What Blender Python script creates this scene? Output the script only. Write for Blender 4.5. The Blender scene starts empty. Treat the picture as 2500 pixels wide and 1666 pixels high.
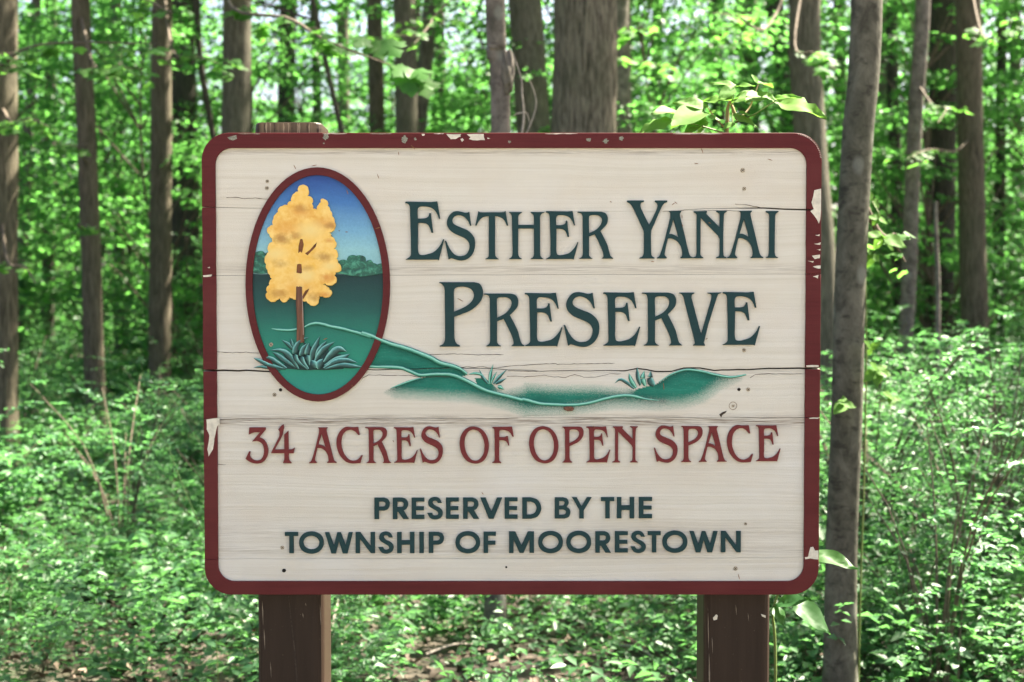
import bpy, bmesh, math, random
import numpy as np
from mathutils import Vector, Matrix

R = math.radians
sc = bpy.context.scene
COL = sc.collection

# ------------------------------------------------------------------ camera
TILT = R(2.0)
CAMZ = 1.5
FPX = 3472.0                      # focal length in pixels of the 2500 px wide photograph
cam_d = bpy.data.cameras.new('camera')
cam_d.lens = 50.0
cam_d.sensor_width = 36.0
cam_d.clip_end = 2000.0
cam_d.dof.use_dof = True
cam_d.dof.focus_distance = 2.80
cam_d.dof.aperture_fstop = 5.0
cam = bpy.data.objects.new('camera', cam_d)
COL.objects.link(cam)
cam.location = (0, 0, CAMZ)
cam.rotation_euler = (R(90) - TILT, 0, 0)
sc.camera = cam

# ------------------------------------------------------------------ sky and sun
SUN_ELEV = R(56)
SUN_AZ = R(56)                    # from +Y (away from the camera) towards +X (right)
sun_dir = Vector((math.sin(SUN_AZ) * math.cos(SUN_ELEV), math.cos(SUN_AZ) * math.cos(SUN_ELEV), math.sin(SUN_ELEV)))
w = bpy.data.worlds.new('World')
sc.world = w
w.use_nodes = True
wn = w.node_tree
bg = wn.nodes['Background']
sky = wn.nodes.new('ShaderNodeTexSky')
sky.sky_type = 'NISHITA'
sky.sun_disc = False
sky.sun_elevation = SUN_ELEV
sky.sun_rotation = SUN_AZ
sky.dust_density = 4.0
sky.air_density = 0.8
sky.ozone_density = 0.3
wn.links.new(sky.outputs[0], bg.inputs[0])
bg.inputs[1].default_value = 0.05
sd = bpy.data.lights.new('sun', 'SUN')
sd.energy = 5.0
sd.angle = R(0.5)
sd.color = (1.0, 0.94, 0.84)
so = bpy.data.objects.new('sun', sd)
COL.objects.link(so)
so.rotation_euler = sun_dir.to_track_quat('Z', 'Y').to_euler()
so.location = (20, 20, 40)

sc.view_settings.view_transform = 'Standard'
sc.view_settings.look = 'None'
sc.view_settings.exposure = 3.22
sc.view_settings.use_white_balance = True      # the photograph is balanced for open shade
sc.view_settings.white_balance_temperature = 6950
sc.view_settings.gamma = 1.0
sc.cycles.use_denoising = True
sc.cycles.max_bounces = 7
sc.cycles.diffuse_bounces = 4
sc.cycles.glossy_bounces = 2
sc.cycles.transmission_bounces = 4
sc.cycles.transparent_max_bounces = 6
sc.cycles.caustics_reflective = False
sc.cycles.caustics_refractive = False
sc.cycles.sample_clamp_indirect = 6.0

rng = np.random.default_rng(11)
random.seed(5)

# ------------------------------------------------------------------ helpers
_f = Vector((0, math.cos(TILT), -math.sin(TILT)))
_u = Vector((0, math.sin(TILT), math.cos(TILT)))


def at(px, py, y):
    """World point seen at photo pixel (2500x1666) on the vertical plane Y = y."""
    d = _f + Vector((1, 0, 0)) * ((px - 1250) / FPX) - _u * ((py - 833) / FPX)
    d = d * (y / d.y)
    return Vector((d.x, d.y, CAMZ + d.z))


DS = 1.0625


def gz(x, y):
    return 0.07 * np.sin(x * 0.45 + 1.3) * np.cos(y * 0.38) + 0.05 * np.sin(x * 0.9 + y * 0.7)


def tag(o, label=None, cat=None, group=None, kind=None):
    if label: o['label'] = label
    if cat: o['category'] = cat
    if group: o['group'] = group
    if kind: o['kind'] = kind
    return o


def empty(name, loc=(0, 0, 0), rz=0.0):
    o = bpy.data.objects.new(name, None)
    o.location = loc
    o.rotation_euler = (0, 0, rz)
    o.empty_display_size = 0.1
    COL.objects.link(o)
    return o


def link(name, me, mat=None, parent=None, smooth=False):
    o = bpy.data.objects.new(name, me)
    COL.objects.link(o)
    if mat is not None and not me.materials:
        me.materials.append(mat)
    if parent is not None:
        o.parent = parent
    if smooth:
        me.polygons.foreach_set('use_smooth', [True] * len(me.polygons))
    return o


def np_mesh(name, verts, faces, attrs=None, smooth=False):
    """verts (N,3), faces (M,k) of one size; fast"""
    verts = np.asarray(verts, dtype=np.float32)
    faces = np.asarray(faces, dtype=np.int32)
    me = bpy.data.meshes.new(name)
    n, (m, k) = len(verts), faces.shape
    me.vertices.add(n)
    me.vertices.foreach_set('co', verts.ravel())
    me.loops.add(m * k)
    me.loops.foreach_set('vertex_index', faces.ravel())
    me.polygons.add(m)
    me.polygons.foreach_set('loop_start', np.arange(0, m * k, k, dtype=np.int32))
    me.update(calc_edges=True)
    if smooth:
        me.polygons.foreach_set('use_smooth', np.ones(m, dtype=bool))
    for an, av in (attrs or {}).items():
        a = me.attributes.new(an, 'FLOAT', 'POINT')
        a.data.foreach_set('value', np.asarray(av, dtype=np.float32).ravel())
    return me


# ---- materials
def mat_new(name):
    m = bpy.data.materials.new(name)
    m.use_nodes = True
    nt = m.node_tree
    b = nt.nodes['Principled BSDF']
    return m, nt, b


def N(nt, t, **kw):
    n = nt.nodes.new(t)
    for k, v in kw.items():
        setattr(n, k, v)
    return n


def mapping(nt, scale, loc=(0, 0, 0), rot=(0, 0, 0)):
    tc = N(nt, 'ShaderNodeTexCoord')
    mp = N(nt, 'ShaderNodeMapping')
    mp.inputs['Scale'].default_value = scale
    mp.inputs['Location'].default_value = loc
    mp.inputs['Rotation'].default_value = rot
    nt.links.new(tc.outputs['Object'], mp.inputs['Vector'])
    return mp.outputs[0]


def noise(nt, vec, scale, detail=3, rough=0.6, dist=0.0):
    n = N(nt, 'ShaderNodeTexNoise')
    n.inputs['Scale'].default_value = scale
    n.inputs['Detail'].default_value = detail
    n.inputs['Roughness'].default_value = rough
    n.inputs['Distortion'].default_value = dist
    if vec is not None:
        nt.links.new(vec, n.inputs['Vector'])
    return n.outputs[0]


def ramp(nt, fac, stops, interp='LINEAR'):
    r = N(nt, 'ShaderNodeValToRGB')
    cr = r.color_ramp
    cr.interpolation = interp
    while len(cr.elements) < len(stops):
        cr.elements.new(0.5)
    for e, (p, c) in zip(cr.elements, stops):
        e.position = p
        e.color = (*c, 1) if len(c) == 3 else c
    nt.links.new(fac, r.inputs[0])
    return r.outputs[0]


def mix(nt, fac, a, b, mode='MIX'):
    m = N(nt, 'ShaderNodeMix', data_type='RGBA', blend_type=mode)
    for inp, v in ((m.inputs[0], fac), (m.inputs[6], a), (m.inputs[7], b)):
        if isinstance(v, (int, float)):
            inp.default_value = v
        elif isinstance(v, tuple):
            inp.default_value = (*v, 1) if len(v) == 3 else v
        else:
            nt.links.new(v, inp)
    return m.outputs[2]


def mrange(nt, v, a, b, c=0.0, d=1.0):
    m = N(nt, 'ShaderNodeMapRange')
    m.inputs[1].default_value, m.inputs[2].default_value = a, b
    m.inputs[3].default_value, m.inputs[4].default_value = c, d
    nt.links.new(v, m.inputs[0])
    return m.outputs[0]


def math_n(nt, op, a, b=None):
    m = N(nt, 'ShaderNodeMath', operation=op)
    for i, v in enumerate((a, b)):
        if v is None: continue
        if isinstance(v, (int, float)):
            m.inputs[i].default_value = v
        else:
            nt.links.new(v, m.inputs[i])
    return m.outputs[0]


def bump(nt, bsdf, h, strength, dist):
    b = N(nt, 'ShaderNodeBump')
    b.inputs['Strength'].default_value = strength
    b.inputs['Distance'].default_value = dist
    nt.links.new(h, b.inputs['Height'])
    nt.links.new(b.outputs[0], bsdf.inputs['Normal'])


def attr(nt, name):
    a = N(nt, 'ShaderNodeAttribute', attribute_name=name)
    return a.outputs['Fac']


def leaf_material(name, dark, light, trans, tw=0.45, rough=0.45, spec=0.16):
    m, nt, b = mat_new(name)
    r = attr(nt, 'rnd')
    oi = N(nt, 'ShaderNodeObjectInfo')
    c = ramp(nt, r, [(0.0, dark), (1.0, light)])
    c = mix(nt, mrange(nt, oi.outputs['Random'], 0.3, 1, 0, 0.45), c, (0.075, 0.15, 0.028))
    nt.links.new(c, b.inputs['Base Color'])
    b.inputs['Roughness'].default_value = rough
    b.inputs['Specular IOR Level'].default_value = spec
    t = N(nt, 'ShaderNodeBsdfTranslucent')
    tr = mix(nt, r, tuple(x * 0.75 for x in trans), trans)
    nt.links.new(tr, t.inputs[0])
    ms = N(nt, 'ShaderNodeMixShader')
    ms.inputs[0].default_value = tw
    nt.links.new(b.outputs[0], ms.inputs[1])
    nt.links.new(t.outputs[0], ms.inputs[2])
    nt.links.new(ms.outputs[0], nt.nodes['Material Output'].inputs[0])
    return m


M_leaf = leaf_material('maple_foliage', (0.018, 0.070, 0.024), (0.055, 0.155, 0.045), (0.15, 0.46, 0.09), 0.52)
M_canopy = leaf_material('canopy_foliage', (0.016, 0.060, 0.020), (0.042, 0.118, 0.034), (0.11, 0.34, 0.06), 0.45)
M_shrub = leaf_material('shrub_foliage', (0.020, 0.082, 0.040), (0.075, 0.185, 0.080), (0.14, 0.41, 0.11), 0.43, 0.44, 0.4)
M_herb = leaf_material('herb_foliage', (0.020, 0.080, 0.036), (0.075, 0.185, 0.072), (0.14, 0.40, 0.10), 0.43, 0.44, 0.4)
M_spray = leaf_material('sunlit_tint_maple_leaf', (0.050, 0.150, 0.040), (0.080, 0.200, 0.050), (0.19, 0.50, 0.08), 0.55, 0.5, 0.2)  # lighter copy of the maple green, sunlit look put into the colour
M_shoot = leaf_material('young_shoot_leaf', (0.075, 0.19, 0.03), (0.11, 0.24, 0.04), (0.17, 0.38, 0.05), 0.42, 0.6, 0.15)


def plain(name, col, rough=0.7, nscale=0, var=0.3, bstr=0.0, bdist=0.001, stretch=(1, 1, 1), spec=0.3):
    m, nt, b = mat_new(name)
    b.inputs['Roughness'].default_value = rough
    b.inputs['Specular IOR Level'].default_value = spec
    if nscale:
        v = mapping(nt, stretch)
        n = noise(nt, v, nscale, 4)
        c = mix(nt, mrange(nt, n, 0.3, 0.7), tuple(x * (1 - var) for x in col), tuple(min(1, x * (1 + var)) for x in col))
        nt.links.new(c, b.inputs['Base Color'])
        if bstr:
            bump(nt, b, n, bstr, bdist)
    else:
        b.inputs['Base Color'].default_value = (*col, 1)
    return m


def bark_material(name, dark, light, tint=(0.062, 0.072, 0.040), sx=58, sz=7, bd=0.012, smooth=False):
    m, nt, b = mat_new(name)
    v = mapping(nt, (sx, sx, sz))
    n1 = noise(nt, v, 1.0, 5, 0.65, 0.4)
    v2 = mapping(nt, (1, 1, 0.5))
    n2 = noise(nt, v2, 2.2, 3, 0.6)
    n3 = noise(nt, mapping(nt, (1, 1, 1)), 55, 3, 0.7)
    c = ramp(nt, n1, [(0.33, dark), (0.62, light)])
    c = mix(nt, mrange(nt, n2, 0.45, 0.72, 0, 0.55), c, tint)
    c = mix(nt, mrange(nt, n3, 0.55, 0.8, 0, 0.45), c, tuple(x * 0.45 for x in dark))
    if smooth:   # pale lichen spots on smooth bark
        vo = N(nt, 'ShaderNodeTexVoronoi')
        vo.inputs['Scale'].default_value = 7
        nt.links.new(mapping(nt, (1, 1, 0.7)), vo.inputs['Vector'])
        n4 = noise(nt, mapping(nt, (1, 1, 1.8), (3, 1, 7)), 16, 3, .6)
        c = mix(nt, mrange(nt, n4, .55, .68, 0, .7), c, tuple(x * .55 for x in dark))
        c = mix(nt, mrange(nt, vo.outputs[0], 0.10, 0.20, 0.5, 0), c, (0.22, 0.23, 0.19))
    nt.links.new(c, b.inputs['Base Color'])
    b.inputs['Roughness'].default_value = 0.9
    b.inputs['Specular IOR Level'].default_value = 0.15
    h = math_n(nt, 'ADD', n1, math_n(nt, 'MULTIPLY', n3, 0.25))
    bump(nt, b, h, 0.9, bd)
    return m


BARK = {
    'brown': bark_material('brown_bark', (0.038, 0.031, 0.021), (0.14, 0.118, 0.082)),
    'grey': bark_material('grey_bark', (0.045, 0.041, 0.031), (0.155, 0.14, 0.105)),
    'furrow': bark_material('furrowed_bark', (0.028, 0.023, 0.017), (0.21, 0.18, 0.135), sx=46, sz=6.5, bd=0.02),
    'pale': bark_material('pale_bark', (0.075, 0.066, 0.055), (0.19, 0.165, 0.14), sx=16, sz=11, bd=0.006, smooth=True),
    'smooth': bark_material('smooth_grey_bark', (0.045, 0.043, 0.033), (0.13, 0.125, 0.095), sx=16, sz=11, bd=0.006, smooth=True),
    'dark': bark_material('dark_bark', (0.018, 0.016, 0.013), (0.075, 0.065, 0.052)),
}
M_twig = plain('twig_bark', (0.11, 0.085, 0.06), 0.85, 30, 0.4)
M_deadtwig = plain('dead_twig', (0.30, 0.26, 0.22), 0.85, 30, 0.35)
M_greenstem = plain('green_stem', (0.12, 0.17, 0.045), 0.6, 30, 0.25)
M_redstem = plain('leaf_stalk', (0.20, 0.15, 0.06), 0.6, 30, 0.25)


# ---- tubes
def tube_arrays(pts, radii, seg=8, cap=True):
    pts = [Vector(p) for p in pts]
    V, F = [], []
    n = len(pts)
    prev = None
    for i, p in enumerate(pts):
        t = (pts[min(i + 1, n - 1)] - pts[max(i - 1, 0)])
        t = t.normalized() if t.length > 1e-9 else Vector((0, 0, 1))
        ref = Vector((1, 0, 0)) if abs(t.x) < 0.8 else Vector((0, 1, 0))
        if prev is not None:
            ref = prev
        a = (ref - t * ref.dot(t)).normalized()
        b = t.cross(a)
        prev = a
        for k in range(seg):
            an = 2 * math.pi * k / seg
            V.append(p + (a * math.cos(an) + b * math.sin(an)) * radii[i])
    for i in range(n - 1):
        for k in range(seg):
            k2 = (k + 1) % seg
            F.append((i * seg + k, i * seg + k2, (i + 1) * seg + k2, (i + 1) * seg + k))
    return V, F


def tube_mesh(name, paths, seg=6):
    """paths: list of (pts, radii) -> one mesh"""
    V, F = [], []
    for pts, rad in paths:
        v, f = tube_arrays(pts, rad, seg)
        o = len(V)
        V += v
        F += [tuple(i + o for i in q) for q in f]
    return np_mesh(name, [tuple(v) for v in V], F, smooth=True)


# ---- leaves (vectorised)
def leaf_arrays(p, d, nrm, length, width, fold=0.18, six=True):
    """p,d,nrm: (N,3) base, direction, normal."""
    d = d / np.linalg.norm(d, axis=1, keepdims=True)
    s = np.cross(nrm, d)
    s /= np.maximum(np.linalg.norm(s, axis=1, keepdims=True), 1e-6)
    n = np.cross(d, s)
    L, W = length[:, None], width[:, None]
    up = n * W * fold
    if six:
        vs = [p, p + d * L * .28 + s * W * .44 + up, p + d * L * .66 + s * W * .38 + up * .8 - n * L * .03,
              p + d * L - n * L * .12, p + d * L * .66 - s * W * .38 + up * .8 - n * L * .03, p + d * L * .28 - s * W * .44 + up]
        fs = np.array([[0, 1, 2, 3], [3, 4, 5, 0]])
    else:
        vs = [p, p + d * L * .42 + s * W * .5 + up, p + d * L - n * L * .1, p + d * L * .42 - s * W * .5 + up]
        fs = np.array([[0, 1, 2], [2, 3, 0]])
    k = len(vs)
    V = np.stack(vs, 1).reshape(-1, 3)
    F = (fs[None] + (np.arange(len(p)) * k)[:, None, None]).reshape(-1, fs.shape[1])
    return V, F, k


def unit(az, pitch):
    return np.stack([np.cos(az) * np.cos(pitch), np.sin(az) * np.cos(pitch), np.sin(pitch)], -1)


def leaves_mesh(name, p, d, nrm, length, width, rnd, six=True, fold=0.18):
    V, F, k = leaf_arrays(p, d, nrm, length, width, fold, six)
    return np_mesh(name, V, F, {'rnd': np.repeat(rnd, k)})


def crown_mesh(name, seed, rx, rz, nspray, nleaf, leaf, spray_r=0.8, hollow=0.35, thick=0.07):
    """foliage in flat sprays spread through an uneven ellipsoid, centre at the origin"""
    g = np.random.default_rng(seed)
    th = g.uniform(0, 2 * np.pi, nspray)
    zz = g.uniform(-1, 1, nspray)
    rr = (hollow + (1 - hollow) * g.random(nspray) ** 0.6) * (1 + 0.22 * np.sin(3 * th + seed) + 0.15 * np.sin(5 * th - seed))
    prof = np.sqrt(np.maximum(0.05, 1 - np.abs(zz) ** 2.2))
    c = np.stack([np.cos(th) * rr * prof * rx, np.sin(th) * rr * prof * rx, zz * rz], -1)
    idx = np.repeat(np.arange(nspray), nleaf)
    sr = (spray_r * g.uniform(0.55, 1.35, nspray))[idx]
    a = g.uniform(0, 2 * np.pi, len(idx))
    q = np.sqrt(g.random(len(idx)))
    # sprays are elongated outwards and droop at the end
    ox, oy = np.cos(th)[idx], np.sin(th)[idx]
    lx, ly = np.cos(a) * q * sr * 1.3, np.sin(a) * q * sr * 0.75
    off = np.stack([ox * lx - oy * ly, oy * lx + ox * ly, -0.10 * lx - 0.12 * q ** 2 * sr + g.normal(0, thick * spray_r, len(idx))], -1)
    p = c[idx] + off
    az = np.arctan2(off[:, 1], off[:, 0]) + g.normal(0, 0.6, len(idx))
    d = unit(az, g.normal(-0.25, 0.3, len(idx)))
    nrm = np.stack([g.normal(0, .38, len(idx)), g.normal(0, .38, len(idx)), np.ones(len(idx))], -1)
    L = leaf * g.uniform(0.65, 1.25, len(idx))
    rnd = np.clip(g.random(nspray)[idx] * 0.5 + g.random(len(idx)) * 0.5, 0, 1)
    return leaves_mesh(name, p, d, nrm, L, L * g.uniform(0.7, 0.95, len(idx)), rnd, six=False), c


# ================================================================== the setting
def build_ground():
    xs = np.concatenate([np.linspace(-400, -45, 14), np.linspace(-40, 40, 101), np.linspace(45, 400, 14)])
    ys = np.concatenate([np.linspace(-400, -45, 14), np.linspace(-40, 80, 151), np.linspace(85, 400, 14)])
    X, Y = np.meshgrid(xs, ys)
    Z = gz(X, Y) * (np.hypot(X, Y) < 90)
    Z = np.where(Y < -1.2, 0.0 * Z, Z * np.clip((Y + 1.2) / 2.0, 0, 1))
    V = np.stack([X, Y, Z], -1).reshape(-1, 3)
    nx, ny = len(xs), len(ys)
    i = np.arange(nx * ny).reshape(ny, nx)
    F = np.stack([i[:-1, :-1], i[:-1, 1:], i[1:, 1:], i[1:, :-1]], -1).reshape(-1, 4)
    me = np_mesh('forest_floor', V, F, smooth=True)
    m, nt, b = mat_new('forest_floor_soil')
    v = mapping(nt, (1, 1, 1))
    n1 = noise(nt, v, 9.0, 6, 0.7)
    n2 = noise(nt, v, 0.7, 3)
    c = ramp(nt, n1, [(0.3, (0.018, 0.014, 0.010)), (0.5, (0.045, 0.034, 0.024)), (0.7, (0.095, 0.07, 0.05))])
    c = mix(nt, mrange(nt, n2, 0.45, 0.65, 0, 0.5), c, (0.035, 0.06, 0.02))
    nt.links.new(c, b.inputs['Base Color'])
    b.inputs['Roughness'].default_value = 0.95
    bump(nt, b, n1, 0.8, 0.05)
    tag(link('forest_floor', me, m), kind='structure')
    # unseen pale gravel added behind the camera to bounce light onto the sign
    g = bmesh.new()
    ring = []
    for k in range(64):
        a = 2 * math.pi * k / 64
        ring.append(g.verts.new((42 * math.cos(a) * (1 + .04 * math.sin(5 * a)), -17.5 + 16.0 * math.sin(a) * (1 + .03 * math.sin(7 * a)), 0.01)))
    g.faces.new(ring)
    me = bpy.data.meshes.new('added_bounce_gravel')
    g.to_mesh(me)
    m = plain('gravel', (0.29, 0.27, 0.235), 0.95, 40, 0.3, 0.6, 0.02)
    tag(link('added_bounce_gravel', me, m), kind='structure')


build_ground()

# ================================================================== trees
CROWN = {}
for k in range(4):
    CROWN[k] = crown_mesh('tall_crown', 40 + k, 2.7, 3.4, 62, 40, 0.19, 0.62, 0.15)


def copy_child(me, name, mat, parent, loc, rz, s):
    o = bpy.data.objects.new(name, me)
    if not me.materials: me.materials.append(mat)
    COL.objects.link(o)
    o.parent = parent
    o.location = loc
    o.rotation_euler = (0, 0, rz)
    o.scale = s if isinstance(s, tuple) else (s, s, s)
    return o


def smooth_path(pts, n):
    """Catmull-Rom through Vectors with n samples"""
    pts = [Vector(p) for p in pts]
    if len(pts) == 2:
        return [pts[0].lerp(pts[1], i / (n - 1)) for i in range(n)]
    P = [pts[0] * 2 - pts[1]] + pts + [pts[-1] * 2 - pts[-2]]
    out = []
    for i in range(n):
        t = i / (n - 1) * (len(pts) - 1)
        k = min(int(t), len(pts) - 2)
        f = t - k
        a, b, c, d = P[k], P[k + 1], P[k + 2], P[k + 3]
        out.append(0.5 * ((2 * b) + (c - a) * f + (2 * a - 5 * b + 4 * c - d) * f * f + (3 * b - a - 3 * c + d) * f ** 3))
    return out


def trunk_mesh(name, path, rad, seg=28, ridge=0.0, lump=0.03, seed=0):
    g = np.random.default_rng(seed)
    n = len(path)
    ph = g.uniform(0, 6.28, 6)
    V, F = [], []
    for i, p in enumerate(path):
        for k in range(seg):
            a = 2 * math.pi * k / seg
            r = rad[i] * (1 + lump * math.sin(2 * a + ph[0] + p.z * .8) + lump * .8 * math.sin(3 * a + ph[1] - p.z * 1.7)
                          + lump * 0.6 * math.sin(p.z * 5.1 + ph[2] + a)
                          + ridge * math.sin(11 * a + ph[3] + 1.5 * math.sin(p.z * 3 + a)) + ridge * .6 * math.sin(17 * a + ph[4] + 2 * math.sin(p.z * 4.1)))
            V.append((p.x + math.cos(a) * r, p.y + math.sin(a) * r, p.z))
    for i in range(n - 1):
        for k in range(seg):
            k2 = (k + 1) % seg
            F.append((i * seg + k, i * seg + k2, (i + 1) * seg + k2, (i + 1) * seg + k))
    return np_mesh(name, V, F, smooth=True)


TREES = {}


def tree(key, name, label, pts, wpx, depth, bark, height=17.0, crown=True, ridge=0.0, lump=0.03, group=None, cs=1.0, cz=None, nlimb=4):
    """pts in photo pixels along the trunk centre (top to bottom), wpx the width in photo pixels"""
    W = [at(px, py, depth) for px, py in pts]
    W.sort(key=lambda q: q.z)
    lo, hi = W[0], W[-1]
    sl = (W[1] - W[0]) / max(1e-3, (W[1] - W[0]).z)
    g0 = float(gz(lo.x, depth))
    if lo.z > g0 + 0.05:
        base = lo + sl * (g0 - 0.08 - lo.z)
    else:
        base = lo.copy(); base.z = g0 - 0.08
    sh = (W[-1] - W[-2]) / max(1e-3, (W[-1] - W[-2]).z)
    base.y = depth
    path = [base] + [q for q in W if q.z > g0 + 0.15]
    z = hi.z
    cur = hi.copy()
    seed = abs(hash(key)) % 1000 if not isinstance(key, int) else key
    g = np.random.default_rng(seed)
    while z < height:
        st = min(2.0, height - z + 0.01)
        z += st
        cur = cur + Vector((sh.x * st * 0.8 + g.normal(0, .05), g.normal(0, .05), st))
        path.append(cur.copy())
    r0 = wpx * depth / FPX / 2
    dense = []
    P = smooth_path(path, max(40, int(height * 5)))
    zs = [p.z for p in P]
    zref = hi.z
    rad = []
    for p in P:
        t = max(0.0, (p.z - zref) / (height - zref))
        r = r0 * (1 - 0.75 * t)
        below = max(0.0, zref - p.z)
        r *= 1 + 0.02 * below
        hb = p.z - g0
        r *= 1 + 0.55 * math.exp(-max(hb, 0) / 0.16)
        rad.append(r)
    root = empty(name, (base.x, base.y, g0))
    tag(root, label, 'tree', group)
    P = [p - root.location for p in P]
    big = wpx > 60
    link('trunk', trunk_mesh('trunk', P, rad, 40 if big else 24, ridge, lump, seed), BARK[bark], root)
    top = P[-1]
    if crown:
        k = seed % 4
        me, cc = CROWN[k]
        czz = cz if cz is not None else top.z - 2.2
        rz = g.uniform(0, 6.28)
        s = cs * (1.08 if (seed * 7 // 3) % 2 else 0.50)
        # limbs reaching into the crown
        paths = []
        idxs = g.choice(len(cc), nlimb + 4, replace=False)
        c, sn = math.cos(rz), math.sin(rz)
        for ii in idxs:
            q = cc[ii] * s
            e = Vector((q[0] * c - q[1] * sn, q[0] * sn + q[1] * c, q[2] + czz)) + Vector((top.x, top.y, 0))
            zt = max(min(e.z - 1.0, top.z - 0.3), 3.5)
            j = min(range(len(P)), key=lambda a: abs(P[a].z - zt))
            st_ = P[j]
            mid = st_.lerp(e, 0.5) + Vector((0, 0, -0.25))
            rr = rad[j] * 0.42
            link('limb', tube_mesh('limb', [([st_, mid, e], [rr, rr * .6, rr * .15])], 6), BARK[bark], root)
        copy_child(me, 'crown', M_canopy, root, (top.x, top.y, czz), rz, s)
    TREES[key] = (root, P, rad)
    return root


D = DS
tree(1, 'tall_tree', 'dark brown trunk with vine sprigs, nearest left of the slender leaning trunk',
     [(2 * D, 0), (4 * D, 600), (5 * D, 1130 * D)], 76, 10.7, 'brown', 18)
tree(2, 'tall_tree', 'slender brown trunk leaning left at the top, rising alone from the bright undergrowth',
     [(184 * D, 0), (205 * D, 480), (222 * D, 1150)], 46, 11.9, 'brown', 16, cs=.9)
tree(3, 'tall_tree', 'straight brown trunk standing just before a darker trunk, left of the sign',
     [(372 * D, 0), (370 * D, 530), (364 * D, 1070)], 50, 14.0, 'brown', 18)
tree(4, 'tall_tree', 'dark trunk half hidden behind a straight brown trunk left of the sign',
     [(417 * D, 0), (425 * D, 480), (440 * D, 935)], 62, 19.0, 'dark', 19)
tree(5, 'tall_tree', 'stout grey-brown trunk directly behind the rounded sign corner by the oval emblem',
     [(546 * D, 0), (541 * D, 330), (536 * D, 900)], 66, 13.0, 'grey', 18)
tree(6, 'tall_tree', 'dim dark trunk deep in the wood behind the cut post top',
     [(664 * D, 0), (656 * D, 300)], 40, 26.0, 'dark', 17, group=None)
tree(7, 'tall_tree', 'thin brown trunk behind the red sign edge, beside the bright maple leaves',
     [(860 * D, 0), (867 * D, 330)], 36, 18.0, 'brown', 17, cs=.8)
tree(8, 'tall_tree', 'grey trunk behind the bright maple leaves with a leaning stem at its right',
     [(930 * D, 0), (934 * D, 330)], 55, 15.0, 'grey', 18)
tree(9, 'slim_tree', 'slim pale knotty trunk with its foot showing under the sign board',
     [(1138 * D, 0), (1141 * D, 130), (1151 * D, 320), (1137 * D, 1540)], 45, 6.3, 'pale', 10, lump=.05, cs=.55, cz=8.6)
tree(10, 'tall_tree', 'grey-brown trunk right behind the slim pale knotty trunk',
     [(1205 * D, 0), (1226 * D, 330)], 80, 14.0, 'grey', 18)
tree(11, 'tall_tree', 'thickest trunk with deeply furrowed bark above the middle of the sign',
     [(1345 * D, 0), (1345 * D, 330), (1345 * D, 800)], 154, 11.0, 'furrow', 19, ridge=.018, cs=1.15)
tree(12, 'tall_tree', 'pale trunk peeking out at the right side of the thickest trunk',
     [(1402 * D, 0), (1404 * D, 330)], 100, 14.5, 'pale', 18)
tree(13, 'tall_tree', 'brown trunk behind the upper right corner of the sign',
     [(1850 * D, 0), (1860 * D, 320), (1882 * D, 640), (1890 * D, 1000)], 74, 12.0, 'grey', 18)
tree(14, 'tall_tree', 'dim grey trunk in the wood above the bright leafy shoot',
     [(1718 * D, 0), (1722 * D, 320)], 46, 24.0, 'grey', 18)
tree(15, 'slim_tree', 'smooth mottled grey trunk standing close beside the right sign edge',
     [(2116, 0), (2093, 327), (2075, 700), (2066, 1000), (2056, 1300), (2052, 1666)], 76, 4.9, 'smooth', 11, lump=.04, cs=.6, cz=9.6)
tree(16, 'slim_tree', 'pale slender leaning trunk between the mottled grey trunk and the twin brown trunks',
     [(2253, 0), (2232, 327), (2218, 700), (2200, 960)], 36, 13.0, 'pale', 14, cs=.7)
tree(17, 'tall_tree', 'thin dark trunk in shade beside the pale slender leaning trunk',
     [(2178, 150), (2190, 520)], 28, 20.0, 'dark', 15, cs=.8)
tree(18, 'tall_tree', 'shaded dark trunk, rear one of the twin trunks far right of the sign',
     [(2302, 0), (2300, 400), (2290, 760)], 66, 17.0, 'dark', 18)
tree(19, 'tall_tree', 'sunlit brown trunk, front one of the twin trunks far right of the sign',
     [(2364, 0), (2372, 500), (2378, 780)], 62, 14.0, 'brown', 18)
tree(20, 'tall_tree', 'leaning stem at the right of the grey trunk behind the maple leaves',
     [(990 * D, 0), (960 * D, 330)], 38, 17.0, 'grey', 15, cs=.6)
tree(21, 'slim_tree', 'thin dark bent stem in the gap left of the sign',
     [(452 * D, 0), (462 * D, 150 * D), (492 * D, 330 * D), (500 * D, 420 * D)], 15, 15.0, 'dark', 9, cs=.5)
tree(22, 'slim_tree', 'thin dark sapling stem slanting behind the top edge of the sign by the cut post',
     [(718 * D, 0), (750 * D, 150 * D), (782 * D, 290 * D)], 13, 12.5, 'dark', 8, cs=.45)
tree(23, 'tall_tree', 'dark narrow trunk slanting in the wood beside the dim grey trunk',
     [(1778 * D, 0), (1815 * D, 320)], 40, 22.0, 'dark', 17, cs=.8)
tree(24, 'tall_tree', 'dark trunk behind the bright leafy shoot, deepest in the wood there',
     [(1642 * D, 0), (1652 * D, 320)], 34, 30.0, 'dark', 18)
# deep-wood trunks one can tell apart only by place
gk = np.random.default_rng(3)
for i, (px, dep) in enumerate([(60, 24), (120, 31), (290, 27), (610, 30), (780, 27), (1010, 25), (1075, 30), (1540, 27), (1600, 33), (1960, 26), (2150, 29), (2440, 22), (2480, 30), (235, 38), (840, 40), (2060, 36)]):
    tree(100 + i, 'distant_tree', 'dim narrow trunk far back among the leaves', [(px + gk.normal(0, 14), 0), (px, 500)],
         gk.uniform(20, 34), dep, 'dark' if i % 2 else 'grey', 17, group='dim trunks deep in the wood', cs=.95)
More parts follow.
